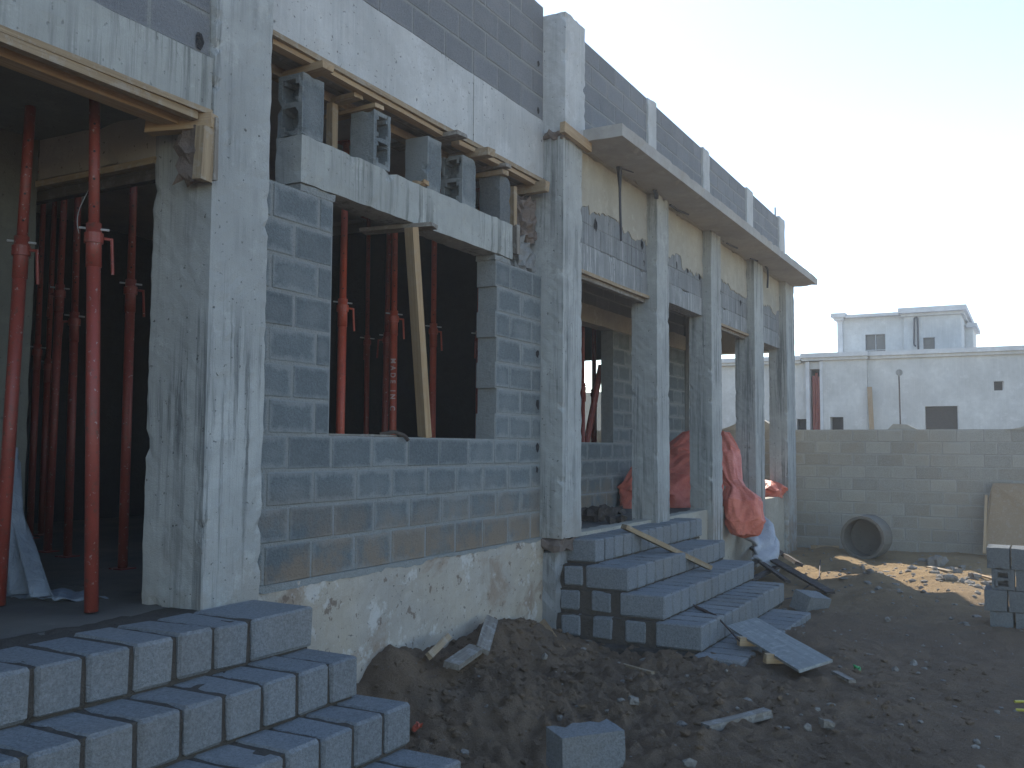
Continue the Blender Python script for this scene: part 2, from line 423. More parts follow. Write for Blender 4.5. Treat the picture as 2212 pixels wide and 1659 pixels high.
def make_ground():
    xs = np.concatenate([[-600, -200, -80, -30, -12, -5], np.arange(-2, 2.4, .2), np.arange(2.4, 9, .035), np.arange(9, 19, .07), np.arange(19, 30, .5), [35, 50, 80, 160, 400, 900]])
    ys = np.concatenate([[-700, -300, -100, -40, -15, -8, -5], np.arange(-3, -.6, .25), np.arange(-.6, 4.4, .035), np.arange(4.4, 10, .4), [14, 25, 60, 150, 400, 800]])
    X, Y = np.meshgrid(xs, ys, indexing='ij'); Z = ground_h(X, Y)
    ny = len(ys); nx = len(xs)
    v = np.stack([X, Y, Z], -1).reshape(-1, 3)
    i = np.arange(nx-1)[:, None]*ny+np.arange(ny-1)[None]
    f = np.stack([i, i+ny, i+ny+1, i+1], -1).reshape(-1, 4)
    me = bpy.data.meshes.new('ground'); me.vertices.add(len(v)); me.vertices.foreach_set('co', v.ravel())
    me.loops.add(f.size); me.loops.foreach_set('vertex_index', f.ravel().astype(np.int32))
    me.polygons.add(len(f)); me.polygons.foreach_set('loop_start', np.arange(0, f.size, 4).astype(np.int32))
    me.update(calc_edges=True); me.validate(); me.shade_smooth()
    o = link('ground', me, None, M['soil']); tag(o, kind='structure')
make_ground()

def make_rubble(name, n, area, smin, smax, mat, label, power=3., dens=None):
    base = bmesh.new(); bmesh.ops.create_icosphere(base, subdivisions=1, radius=1)
    bv = np.array([v.co[:] for v in base.verts]); bf = np.array([[v.index for v in f.verts] for f in base.faces]); base.free()
    V = []; F = []; c = 0
    for _ in range(n):
        x = rng.uniform(area[0], area[1]); y = rng.uniform(area[2], area[3])
        if dens is not None and rng.random() > dens(x, y): continue
        s = smin+(smax-smin)*rng.random()**power
        q = bv*(1+rng.normal(0, .2, bv.shape))*s*np.array([rng.uniform(.7, 1.5), rng.uniform(.7, 1.3), rng.uniform(.4, .9)])
        a = rng.uniform(0, 6.28); ca, sa = math.cos(a), math.sin(a)
        q = q @ np.array([[ca, sa, 0], [-sa, ca, 0], [0, 0, 1]])
        q += (x, y, float(ground_h(x, y))+s*.15)
        V.append(q); F.append(bf+c); c += len(bv)
    V = np.concatenate(V); F = np.concatenate(F)
    me = bpy.data.meshes.new(name); me.from_pydata(V.tolist(), [], F.tolist()); me.update()
    o = link(name, me, None, mat); tag(o, label, 'rubble', kind='stuff')
heapd = lambda x, y: .22+.78*math.exp(-((x-5.9)/1.5)**2-((y-3.1)/.9)**2)
make_rubble('soil_clods', 5200, (3.9, 8.6, .3, 3.8), .004, .032, M['soil'], 'brown clods of dug earth scattered in front of the plinth', 2.5, heapd)
make_rubble('pebbles', 700, (3.8, 17.6, -.2, 3.6), .005, .028, M['stone'], 'small pale stones scattered over the earth', 3)
make_rubble('rubble_bits', 500, (11.5, 16.8, -.6, 2.2), .012, .07, M['stone'], 'broken stones on the sunlit sand by the boundary wall', 2.2, lambda x, y: .2+.8*math.exp(-((x-13.7)/1.2)**2-((y-.8)/.7)**2))

make_rubble('wood_chips', 170, (4.5, 16.5, -.2, 3.4), .008, .045, M['wood3'], 'splinters and chips of timber scattered on the earth', 2.5)
# ================================================================ THE BUILDING
B = empty('unfinished_building', (7.6, 3.63, -1.7))
tag(B, 'unfinished concrete and block house with bare columns and a long canopy', 'building')
FL = -.82
# columns
rbox('column', M['col'], B, 3.452, 3.862, 3.628, 4.05, FL, 4.6, .05)
rbox('column', M['col'], B, 7.584, 7.985, 3.628, 4.05, -.80, 2.8, .05)
rbox('column', M['beam'], B, 7.60, 8.03, 3.618, 4.05, 2.81, 3.95, .05, .004)
rbox('footing', M['colg'], B, 7.60, 7.86, 3.70, 4.05, -1.9, -.92, .09, .008)
rbox('footing_pad', M['rough_plaster'], B, 7.56, 7.98, 3.64, 4.05, -.915, -.805, .06, .01)
for x0, x1 in ((10.0, 10.4), (12.05, 12.5), (14.25, 14.8), (16.36, 17.0)):
    rbox('column', M['col'], B, x0, x1, 3.628, 3.93, FL-.02 if x0 < 12 else -1.8, 2.85, .05)
    rbox('column', M['beam'], B, x0*.9985, x1*.985, 3.715, 3.95, 2.972, 3.97 if x0 < 16 else 3.99, .1)
# floor slab, edge beam, plinth
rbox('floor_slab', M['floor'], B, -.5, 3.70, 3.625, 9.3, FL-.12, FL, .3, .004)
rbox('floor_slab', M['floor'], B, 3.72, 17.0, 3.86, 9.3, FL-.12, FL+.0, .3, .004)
rbox('plinth', M['plinth'], B, 3.70, 7.62, 3.826, 4.06, -1.9, -.80, .07, .006)
rbox('edge_beam', M['cream'], B, 8.0, 16.36, 3.70, 3.86, -1.9, -.785, .09, .006)
rbox('edge_beam', M['cream'], B, 16.98, 17.2, 3.9, 9.3, -1.9, -.82, .2, .006)
# window wall
NW = [-.800+.0, -.565, -.355, -.145, .065, .274, .484, .694, .904, 1.114, 1.324, 1.54]
WX0, WX1, WZ0, WZ1 = 4.67, 6.755, .065, 1.55
block_wall(B, 3.866, 7.582, NW, 3.84, .19, M['block'], 'w', 4.53, .41, holes=[(WX0, WX1, WZ0, 1.6)], mortar=M['mortar'],
           off=[.0, .0, 0, -.035, .0, 0, 0, 0, 0, 0, 0])
lint = rbox('lintel', M['lintel'], B, 4.35, 7.015, 3.832, 4.04, 1.588, 1.885, .07, .005)
rbox('mortar_bed', M['mortar'], B, 4.36, 4.69, 3.842, 4.03, 1.54, 1.587, .05, .005)
rbox('mortar_bed', M['mortar'], B, 6.74, 7.0, 3.842, 4.03, 1.54, 1.587, .05, .005)
# broken packing beside the column
rbox('broken_packing', M['colg'], B, 7.262, 7.583, 3.90, 4.04, 1.545, 1.83, .05, .016)
rbox('broken_packing', M['rough_plaster'], B, 7.30, 7.583, 3.89, 4.04, 1.832, 2.22, .04, .018)
# main beam over the window bay, with the parapet on it
rbox('beam', M['beam'], B, 3.866, 6.345, 3.83, 4.04, 2.412, 2.955, .12, .003)
rbox('beam', M['beam'], B, 6.352, 7.583, 3.826, 4.04, 2.412, 2.955, .12, .003)
block_wall(B, 3.866, 7.598, [2.958, 3.17, 3.383, 3.597, 3.81, 4.03], 3.84, .19, M['pblock'], 'p', 6.345, .415, mortar=M['mortar'], off=[.005, 0, .0, 0, 0], gap=.010, recess=.0045, raised=.0008)
# formwork left under the beam
plank('formwork_board', (3.87, 3.86, 2.392), (7.57, 3.86, 2.392), .12, .034, M['wood'], B)
plank('formwork_board', (4.09, 3.875, 2.362), (6.0, 3.875, 2.350), .07, .03, M['wood2'], B)
plank('formwork_board', (6.15, 3.87, 2.350), (7.57, 3.87, 2.350), .08, .035, M['wood2'], B)
plank('formwork_board', (4.09, 3.99, 2.39), (7.57, 3.99, 2.39), .1, .03, M['wood3'], B)
plank('formwork_board', (4.09, 4.13, 2.34), (7.57, 4.13, 2.34), .08, .06, M['wood'], B)
for x, y0, y1, z, w, t, mt in ((4.47, 3.74, 4.15, 2.325, .1, .045, 'wood2'), (4.95, 3.88, 4.3, 2.325, .09, .03, 'wood'), (5.12, 3.83, 4.3, 2.30, .09, .03, 'wood2'),
                               (5.98, 3.70, 4.35, 2.345, .13, .03, 'wood3'), (6.42, 3.70, 4.35, 2.33, .1, .06, 'wood'), (6.80, 3.76, 4.3, 2.33, .08, .03, 'wood3'),
                               (6.83, 3.80, 4.3, 2.285, .09, .04, 'wood'), (7.45, 3.72, 4.3, 2.31, .07, .09, 'wood')):
    plank('formwork_batten', (x, y0, z), (x+.03, y1, z), w, t, M[mt], B)
for x, y, z0, z1, mt in ((4.17, 4.02, 1.93, 2.33, 'wood2'), (4.93, 4.08, 1.97, 2.3, 'wood'), (5.31, 4.06, 1.9, 2.29, 'wood2'), (6.60, 4.05, 1.93, 2.31, 'wood'), (7.20, 3.93, 1.92, 2.27, 'wood'), (7.22, 3.91, 1.68, 1.93, 'wood3'), (4.13, 4.03, 1.98, 2.36, 'wood3')):
    plank('formwork_post', (x, y, z0), (x, y, z1), .06, .05, M[mt], B)

# entrance bay
rbox('beam', M['lintel'], B, -.5, 3.45, 3.640, 3.86, 1.70, 1.978, .12, .004)
block_wall(B, -.5, 3.45, [1.982, 2.206, 2.43, 2.655, 2.88], 3.662, .19, M['pblock'], 'e', 3.063, .41, mortar=M['mortar'], off=[0, -.015, 0, 0], gap=.011, recess=.0045)
rbox('beam', M['beam'], B, 2.0, 3.452, 3.64, 3.86, 2.885, 3.4, .2)
plank('formwork_board', (-.5, 3.70, 1.684), (3.43, 3.70, 1.684), .17, .028, M['wood'], B)
plank('formwork_board', (-.5, 3.66, 1.650), (3.36, 3.66, 1.650), .05, .04, M['wood'], B)
plank('formwork_board', (-.5, 3.80, 1.645), (3.34, 3.80, 1.645), .10, .05, M['wood2'], B)
plank('formwork_batten', (3.43, 3.60, 1.635), (3.30, 3.93, 1.62), .07, .075, M['wood2'], B)
plank('formwork_post', (3.385, 3.625, 1.325), (3.40, 3.625, 1.60), .075, .06, M['wood'], B)
plank('formwork_post', (3.437, 3.62, 1.33), (3.437, 3.62, 1.66), .02, .07, M['wood3'], B)
rbox('packing', M['rough_plaster'], B, 3.36, 3.451, 3.66, 3.80, 1.32, 1.61, .05, .012)
rbox('side_beam', M['slab'], B, 3.46, 3.66, 4.04, 5.03, 1.53, 1.765, .1)
plank('formwork_board', (3.50, 4.04, 1.505), (3.50, 5.15, 1.50), .12, .035, M['wood'], B)
plank('formwork_board', (3.52, 4.04, 1.45), (3.52, 5.15, 1.445), .05, .06, M['darkwood'], B)
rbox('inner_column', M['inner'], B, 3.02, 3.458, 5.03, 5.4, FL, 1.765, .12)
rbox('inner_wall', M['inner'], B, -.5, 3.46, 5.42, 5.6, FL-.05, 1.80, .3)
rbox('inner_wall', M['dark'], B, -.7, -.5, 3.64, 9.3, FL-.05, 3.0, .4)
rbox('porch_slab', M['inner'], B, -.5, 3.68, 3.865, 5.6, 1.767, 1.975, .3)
# roof slab, back and partition walls
rbox('roof_slab', M['slab'], B, 3.70, 8.5, 4.045, 9.3, 2.42, 2.6, .4)
rbox('roof_slab', M['slab'], B, 8.04, 17.0, 3.955, 9.3, 2.38, 2.6, .4)
rbox('roof_slab', M['slab'], B, -.5, 3.69, 5.61, 9.3, 2.42, 2.6, .4)
rbox('back_wall', M['dark'], B, -.5, 15.5, 9.1, 9.3, FL-.06, 2.45, .4)  # back and partition coloured near black to deepen the room's shade
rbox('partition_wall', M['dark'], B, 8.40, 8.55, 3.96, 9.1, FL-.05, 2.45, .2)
# portico: inner block wall with a window, its band of cream concrete, end wall
block_wall(B, 8.56, 15.25, [-.82, -.6, -.38, -.16, .07, .28, .5, .72, .94, 1.16, 1.38, 1.62], 5.05, .19, M['block'], 'i', 9.0, .42, holes=[(10.6, 12.17, .07, 1.6)], mortar=M['mortar'])
rbox('inner_beam', M['cream'], B, 8.56, 15.25, 5.03, 5.25, 1.622, 1.86, .2)
block_wall(B, 8.56, 15.25, [1.862, 2.03, 2.2, 2.378], 5.06, .18, M['pblock'], 'j', 9.1, .42, mortar=M['mortar'])
rbox('end_column', M['col'], B, 15.26, 15.6, 4.98, 5.3, FL, 2.38, .12)
for y0, y1, z0, z1 in ((5.3, 6.5, FL, 2.38), (7.5, 9.1, FL, 2.38), (6.5, 7.5, 1.55, 2.38), (6.5, 7.5, FL, -.3)):
    rbox('end_wall', M['inner'], B, 15.4, 15.58, y0, y1, z0, z1, .25)
rbox('end_beam', M['cream'], B, 16.6, 16.9, 3.935, 9.3, 1.69, 2.378, .15)
rbox('end_column', M['col'], B, 16.6, 16.9, 9.0, 9.3, FL, 1.69, .15)
# panels between the portico columns: streaked lintel, band of smeared blocks, cream beam
for n_, (x0, x1, zl, plk) in enumerate(((7.99, 10.0, 1.70, 1), (10.4, 12.05, 1.725, 0), (12.5, 14.25, 1.73, 1), (14.8, 16.36, 1.70, 0))):
    rbox('lintel', M['streaky'], B, x0, x1, 3.740, 3.93, zl, 1.955, .08, .004)
    rbox('beam', M['cream'], B, x0, x1, 3.738, 3.95, 2.372, 2.848, .09, .004)
    block_wall(B, x0, x1, [1.957, 2.165, 2.37], 3.746, .18, M['band'], 'b', x0+.3, .41, mortar=M['band'], gap=.007, recess=.005)
    if plk:
        plank('formwork_board', (x0, 3.78, zl-.022), (x1, 3.78, zl-.022), .13, .034, M['wood'], B)
        plank('formwork_board', (x0, 3.80, zl-.06), (x1, 3.80, zl-.06), .06, .04, M['wood3'], B)
# ragged grout running down over the block band
def ragged(x0, x1, ztop, zlo, zhi, y, mat, seed):
    r = random.Random(seed); m = MB(); n = int((x1-x0)/.035); top = []; bot = []
    z = (zlo+zhi)/2
    for i in range(n+1):
        x = x0+(x1-x0)*i/n; z += r.uniform(-.3, .3)*(zhi-zlo); z = min(zhi, max(zlo, z))
        if r.random() < .05: z = zlo+.02
        top.append((x, ztop)); bot.append((x, z))
    vv = []; ff = []
    for (x, zt), (_, zb) in zip(top, bot): vv += [(x, y, zt), (x, y, zb), (x, y+.012, zb-.003), (x, y+.012, zt)]
    for i in range(n):
        a = 4*i; ff += [(a, a+1, a+5, a+4), (a+1, a+2, a+6, a+5), (a+3, a, a+4, a+7)]
    m.add(vv, ff); return m.build('grout_skin', mat, B)
ragged(8.0, 9.998, 2.375, 2.25, 2.365, 3.7365, M['cream'], 3)
ragged(10.402, 12.048, 2.375, 2.2, 2.36, 3.7365, M['cream'], 4)
ragged(12.502, 14.248, 2.375, 2.26, 2.36, 3.7365, M['cream'], 5)
ragged(14.802, 16.35, 2.375, 2.24, 2.36, 3.7365, M['cream'], 6)
ragged(3.87, 7.58, -.79, -.835, -.803, 3.8235, M['mortar'], 8)
# canopy and the parapet above it
rbox('canopy', M['soffit'], B, 7.99, 17.02, 3.225, 3.7, 2.852, 2.970, .1, .004)
rbox('roof_edge', M['cream'], B, 7.99, 17.02, 3.702, 3.96, 2.85, 2.968, .2, .003)
px = [8.032, 9.985, 10.245, 12.03, 12.315, 14.22, 14.58, 16.33]
for x0, x1 in ((8.032, 9.98), (10.245, 12.03), (12.315, 14.225), (14.58, 16.33)):
    block_wall(B, x0, x1, [2.972, 3.17, 3.37, 3.567, 3.765, 3.96], 3.74, .19, M['pblock'], 'q', x0+.22, .41, mortar=M['mortar'], gap=.010, recess=.0045, raised=.0008)
plank('ledge_plank', (7.50, 3.600, 2.845), (8.07, 3.590, 2.815), .05, .095, M['wood2'], B)
rbox('mortar_ledge', M['rough_plaster'], B, 7.56, 7.70, 3.60, 3.83, 2.775, 2.845, .04, .012)
# broken holes knocked into blocks: flat dark patches on the face paint the shade inside
def hole_patch(x, y, z, r, parent, mat):
    m = MB(); n = 11; ring = []
    a = [(math.cos(2*math.pi*i/n)*r*random.uniform(.6, 1.15), math.sin(2*math.pi*i/n)*r*1.5*random.uniform(.6, 1.15)) for i in range(n)]
    vv = [(x+p, y, z+q) for p, q in a]+[(x+p*.55, y+.0, z+q*.55) for p, q in a]+[(x, y+.0, z)]
    vv = [(v[0], y-.0035 if i < n else y-.0025, v[2]) for i, v in enumerate(vv)]
    ff = [(i, (i+1) % n, n+(i+1) % n, n+i) for i in range(n)]+[(n+i, n+(i+1) % n, 2*n) for i in range(n)]
    m.add(vv, ff); return m.build('hole_shade_patch', mat, parent)
for x, y, z, r in ((3.37, 3.662, 2.05, .035), (7.49, 3.84, 3.46, .025), (7.49, 3.84, 3.03, .022), (7.50, 3.84, .83, .03), (7.51, 3.84, .38, .035), (7.51, 3.84, .0, .03), (7.50, 3.84, -.2, .022),
                   (8.56, 3.745, 2.2, .045), (9.85, 3.745, 2.25, .04), (9.9, 3.745, 2.05, .03), (11.02, 3.745, 2.22, .03), (11.43, 3.745, 2.23, .035), (11.92, 3.745, 2.22, .04), (13.9, 3.745, 2.15, .04)):
    hole_patch(x, y, z, r, B, M['dark'])

# ---------------------------------------------------------------- stairs
def stairs(name, label, tops, fronts, xl, xr, zb, first_w=None, period=.22, depth=.4, sides=True, ph=(0, 0, 0, 0, 0), back=3.62, smooth_from=None):
    S = empty(name, (xl[0], fronts[0], zb)); tag(S, label, 'steps')
    core = MB(); n = len(tops)
    for k in range(n):
        zt = tops[k]; z0 = tops[k+1] if k+1 < n else zt-.22
        core.rough(xl[k]+.014, xr[k]-.014, fronts[k]+.018, back-.001*k, z0-.03 if k+1 < n else z0-.05, zt-.016, .05, .006)
    core.build('mortar_core', M['smortar'], S)
    for k in range(n):
        zt = tops[k]; z0 = tops[k+1] if k+1 < n else zt-.21
        h = zt-z0-.012+random.gauss(0, .001); x = xr[k]; i = 0
        if sides:
            nb = round((xr[k]-xl[k]+.02)/.22); period = (xr[k]-xl[k]+.02)/nb
        while x > xl[k]+.05:
            w = period-.026
            if first_w and k == 0 and i == 0: w = first_w-.026
            if x-w < xl[k]: w = x-xl[k]
            if x-w-xl[k] < .03: w = x-xl[k]
            if w < .04: break
            d = depth
            put_block(x-w/2, fronts[k]+d/2, z0+h/2+.003, w, d, h, M['sblock'], 'st', S, tilt=.011, ch=.012, jit=.002)
            x -= w+.026; i += 1
    if sides:   # exposed left flank: blocks seen end-on, separated by wide mortar
        for k in range(n):
            zt = tops[k]; z0 = tops[k+1] if k+1 < n else zt-.2
            y = fronts[k]+depth+.03+(.05 if k > 1 else 0)
            while y+.12 < back and k < 4:
                wd = min(.19, back-y-.01)
                put_block(xl[k]+.197, y+wd/2, (z0+zt)/2-.003, .39, wd, zt-z0-.03, M['sblock'], 'sd', S, tilt=.012, ch=.016, jit=.003)
                y += wd+(.03 if k < 2 else .11)
    return S
T1 = [-.80, -1.005, -1.21, -1.415, -1.62]
stairs('block_steps', 'nearest flight of pale concrete block steps below the entrance', T1, [3.215, 2.91, 2.635, 2.335, 2.03], [.6]*5, [3.815, 3.79, 3.845, 3.82, 3.83], -1.75, first_w=.455, sides=False, back=3.83)
T2 = [-.81, -1.02, -1.225, -1.43, -1.645]
stairs('block_steps', 'farther flight of concrete block steps in front of the portico columns', T2, [3.42, 3.06, 2.73, 2.39, 2.03], [7.84, 7.71, 7.68, 7.62, 7.49], [10.93, 10.62, 10.6, 10.54, 10.1], -1.75, back=3.80)

# ---------------------------------------------------------------- blocks standing on the lintel
def hollow_block(name, loc, l, d, h, axis, label, mat, group, rz=0):
    """upright hollow block; axis: face that shows the two cores ('x' = left face, 'y' = front face, None = solid)"""
    m = MB(); x, y, z = 0, 0, 0
    if axis is None: m.rough(-l/2, l/2, -d/2, d/2, 0, h, .05, .003)
    else:
        # build as web walls round two openings passing through along the axis
        a, w = (d, l) if axis == 'x' else (l, d)   # a = size across the opening
        t = .032
        def bb(a0, a1, z0, z1):
            if axis == 'x': m.rough(-l/2, l/2, a0, a1, z0, z1, .05, .002)
            else: m.rough(a0, a1, -d/2, d/2, z0, z1, .05, .002)
        bb(-a/2, -a/2+t, 0, h); bb(a/2-t, a/2, 0, h)
        for z0, z1 in ((0, t), (h/2-t/2, h/2+t/2), (h-t, h)): bb(-a/2+t+.0005, a/2-t-.0005, z0, z1)
        if axis == 'x': m.box(.0, .01, -d/2+t, d/2-t, t, h-t)
        else: m.box(-l/2+t, l/2-t, -.005, .005, t, h-t)
        for sa in (-1, 1):                     # rounded corners of the cores
            for zz in (t, h/2-t/2-.03, h/2+t/2, h-t-.03):
                c = sa*(a/2-t-.012)
                bb(c-.0115, c+.0115, zz, zz+.03)
    o = m.build(name, mat, None); o.location = loc; o.rotation_euler = (0, 0, rz)
    tag(o, label, 'concrete block', group); return o
g = 'blocks packed between the lintel and the beam'
LZ = 1.888
hollow_block('concrete_block', (4.46, 3.94, LZ), .20, .195, .385, 'x', 'upright hollow block on the lintel end nearest the left column', M['block'], g)
hollow_block('concrete_block', (5.175, 3.945, LZ), .19, .20, .385, 'y', 'upright block on the lintel showing its two cores to the front', M['block'], g)
hollow_block('concrete_block', (5.815, 3.94, LZ), .185, .20, .39, None, 'solid faced upright block in the middle of the lintel above the timber prop', M['block'], g)
hollow_block('concrete_block', (6.31, 3.94, LZ), .20, .20, .385, 'x', 'hollow upright block between two solid ones on the right of the lintel', M['block'], g)
hollow_block('concrete_block', (6.905, 3.945, LZ), .18, .20, .385, None, 'solid upright block at the right end of the lintel', M['dblock'], g)
m = MB(); m.rough(0, .07, 0, .1, 0, .035, .03, .003); o = m.build('wood_offcut', M['wood2']); o.location = (5.62, 3.80, 1.888); tag(o, 'small pale timber offcut lying on the lintel beside the middle block', 'offcut')
# timber prop under the lintel
tp = empty('timber_prop', (5.75, 3.86, .065)); tag(tp, 'leaning timber stud propping the lintel inside the window opening', 'timber prop')
plank('stud', (5.80, 3.885, .068), (5.47, 3.80, 1.535), .10, .05, M['wood2'], tp, roll=R(70))
plank('head_board', (5.62, 3.70, 1.572), (5.50, 4.25, 1.562), .12, .028, M['wood3'], tp)
plank('sill_strip', (4.67, 3.90, .072), (5.42, 3.88, .074), .04, .012, M['wood3'], None, label='thin dark strip lying along the left half of the window sill', cat='strip')
m = MB(); m.path([(5.30, 3.92, .08), (5.38, 3.86, .10), (5.45, 3.82, .075), (5.47, 3.80, .04)], .014, 7); o = m.build('rag', M['darkwood']); tag(o, 'twisted dark rag hanging over the window sill edge', 'rag')

# ---------------------------------------------------------------- steel props
def text_on_tube(txt, cx, cy, ztop, r, size, ang, parent):
    cu = bpy.data.curves.new('t', 'FONT'); cu.body = txt; cu.size = size; cu.space_character = 1.75; cu.offset = .002
    to = bpy.data.objects.new('t', cu); COL.objects.link(to)
    dg = bpy.context.evaluated_depsgraph_get(); me = bpy.data.meshes.new_from_object(to.evaluated_get(dg)); bpy.data.objects.remove(to)
    bm = bmesh.new(); bm.from_mesh(me); bmesh.ops.triangulate(bm, faces=bm.faces[:])
    for _ in range(4): bmesh.ops.subdivide_edges(bm, edges=[e for e in bm.edges if e.calc_length() > .008], cuts=1)
    for v in bm.verts:
        tx, ty = v.co.x, v.co.y
        a = ang + (ty-size*.35)/r*1.05           # letters lie on their side, tops to the right
        v.co = Vector((cx+math.cos(a)*(r+.003), cy+math.sin(a)*(r+.003), ztop-tx))
    bmesh.ops.recalc_face_normals(bm, faces=bm.faces[:])
    bm.to_mesh(me); bm.free(); tag(link('lettering', me, parent, M['lett']), kind='stuff')
def steel_prop(base, ztop, zcol, label, mat, lean=(0, 0), r=.031, hang=0, group='red steel props holding the slab', wire=False, plain=False):
    x, y, z = base; P = empty('steel_prop', base); tag(P, label, 'prop', group)
    at = lambda zz: (x+lean[0]*(zz-z)/(ztop-z), y+lean[1]*(zz-z)/(ztop-z), zz)
    m = MB(); m.tube(at(z+.008), at(zcol), r, n=20); m.tube(at(zcol-.14), at(zcol+.08), r+.004, n=20); m.build('outer_tube', mat, P, True)
    m = MB(); m.tube(at(zcol), at(ztop-.008), r*.8, n=18); m.build('inner_tube', mat, P, True)
    c = at(zcol)
    m = MB(); m.tube((c[0], c[1], zcol-.02), (c[0], c[1], zcol+.03), r+.013, n=16); m.build('collar', mat, P)
    a = hang; hx, hy = math.cos(a), math.sin(a)
    m = MB(); m.tube((c[0]+hx*r, c[1]+hy*r, zcol+.01), (c[0]+hx*(r+.055), c[1]+hy*(r+.055), zcol+.005), .008, n=8)
    m.tube((c[0]+hx*(r+.05), c[1]+hy*(r+.05), zcol+.01), (c[0]+hx*(r+.06), c[1]+hy*(r+.06), zcol-.17), .008, n=8); m.build('handle', mat, P)
    m = MB(); m.tube((c[0]-.075*math.cos(-1.08), c[1]-.075*math.sin(-1.08), zcol+.06), (c[0]+.075*math.cos(-1.08), c[1]+.075*math.sin(-1.08), zcol+.045), .006, n=8); m.build('pin', M['steel'], P)
    m = MB()
    for i in range(7):
        q = at(zcol+.16+i*.14)
        if q[2] > ztop-.1: break
        d = Vector((-q[0], -q[1], 0)).normalized(); m.tube(Vector(q)+d*(r*.78), Vector(q)+d*(r*.83), .006, n=8)
    if m.v: m.build('pin_hole_shade', M['dark'], P)  # dark discs on the tube paint the shade in the holes
    if not plain:
        m = MB(); m.box(x-.06, x+.06, y-.06, y+.06, z, z+.008); m.build('base_plate', mat, P)
        q = at(ztop); m = MB(); m.box(q[0]-.06, q[0]+.06, q[1]-.06, q[1]+.06, ztop-.008, ztop); m.build('head_plate', mat, P)
    if wire:
        m = MB(); pts = []
        for i in range(11):
            t = i/10; pts.append((c[0]-(.075+.045*math.sin(t*math.pi))*math.cos(-1.08)*(1-t*.75), c[1]-(.075+.045*math.sin(t*math.pi))*math.sin(-1.08)*(1-t*.75), zcol+.03+t*.26))
        m.path(pts, .002, 5); m.build('wire', M['steel'], P, True)
    return P
steel_prop((3.151, 4.042, FL), 1.765, 1.02, 'bright red steel prop standing alone in the middle of the entrance opening', M['red'], lean=(-.04, .06), r=.033, hang=-.6, wire=True, plain=True)
steel_prop((3.04, 4.60, FL), 1.765, .99, 'red steel prop at the far left edge beside the plastic sheet', M['red'], lean=(.03, -.05), r=.033, hang=-1.1, plain=True)
for i, (bx, by, zc, rr, lab, mt, hg) in enumerate((
    (4.36, 5.30, 1.03, .031, 'dark red prop deep in the entrance just left of the corner column', 'red', -.9),
    (4.76, 6.63, 1.16, .031, 'prop with a thin bright pin, second behind the plastic sheet', 'red', 2),
    (4.63, 6.22, .90, .030, 'prop with a low collar just left of the bright entrance prop', 'red', 2.4),
    (5.35, 7.70, .8, .029, 'faint thin prop farthest left in the dark entrance interior', 'darkred', 1),
    (5.6, 7.9, .7, .028, 'barely visible prop between the two leftmost interior props', 'darkred', 1),
    (5.93, 4.77, 1.08, .034, 'orange red prop against the left edge of the window opening', 'orange', -.7),
    (8.02, 6.10, 1.08, .027, 'thin dark prop farthest back in the window opening', 'darkred', 1),
    (7.55, 5.53, 1.03, .032, 'red prop just left of the prop with white lettering', 'red', 2.2),
    (6.93, 4.98, 1.13, .032, 'red prop with white MADE IN C lettering running down it', 'orange', -.8),
    (7.44, 4.90, 1.07, .031, 'red prop directly right of the leaning timber stud', 'orange', -.5),
    (7.60, 4.50, 1.0, .031, 'red prop half hidden behind the right jamb of the window', 'red', 1))):
    p = steel_prop((bx, by, FL), 2.419, zc, lab, M[mt], r=rr, hang=hg, lean=(.02*math.sin(i*2), .02*math.cos(i*3)))
    if 'MADE' in lab: text_on_tube('MADE IN C', bx-.0024, by+.0035, .78, rr+.0005, .058, math.atan2(-by, -bx)-.1, p)
# props in the portico room behind the inner window
g2 = 'props in the room behind the portico window'
steel_prop((12.42, 5.45, FL), 2.378, .75, 'dark red upright prop seen through the portico window', M['darkred'], group=g2, r=.04)
m = MB(); m.tube((11.95, 5.42, -.25), (12.28, 5.28, 1.15), .045, n=12); tag(m.build('brace', M['darkred']), 'dark red diagonal brace leaning in the portico window', 'brace')
steel_prop((11.88, 5.38, FL), 2.378, .8, 'dark red prop beside the left edge of the portico window', M['darkred'], group=g2)

# ---------------------------------------------------------------- cloth things
def grid_cloth(name, f, nu, nv, mat, label, cat, thick=.004):
    vv = [f(i/nu, j/nv) for i in range(nu+1) for j in range(nv+1)]
    ff = [(i*(nv+1)+j, (i+1)*(nv+1)+j, (i+1)*(nv+1)+j+1, i*(nv+1)+j+1) for i in range(nu) for j in range(nv)]
    m = MB(); m.add(vv, ff); o = m.build(name, mat, None, True)
    if thick:
        md = o.modifiers.new('s', 'SOLIDIFY'); md.thickness = thick
    tag(o, label, cat); return o
def fold(a, t, s):
    w = .55*math.sin(t*5+s)+.4*math.sin(a+2*s+t*2.3)      # slow twist so that creases wander and merge
    return .75*(1-2*abs(math.sin(a*2+w*1.3+s)))+.5*(1-2*abs(math.sin(a*3+w*2.5-t*2.7+s*2)))*math.sin(t*4+a+s)+.35*(1-2*abs(math.sin(a*5-w*3+t*7)))*math.sin(t*6+a*2)
def loft(name, prof, mat, label, cat, squash=.8, nseg=72, nt=44, amp=.12, s=0., rot=0.):
    """prof(t)->(x,y,z,r) top to bottom"""
    def f(u, v):
        a = 2*math.pi*u; x, y, z, r = prof(v)
        k = r*(1+amp*fold(a, v*2, s)*(1-.3*abs(2*v-1)))+.004*math.sin(a*17+v*23+2*math.sin(v*9))*min(1, r*5)
        cx, cy = math.cos(a)*k, math.sin(a)*k*squash
        return (x+cx*math.cos(rot)-cy*math.sin(rot), y+cx*math.sin(rot)+cy*math.cos(rot), z+.03*fold(a, v, s+1)*min(1, r*4))
    return grid_cloth(name, f, nseg, nt, mat, label, cat, 0)
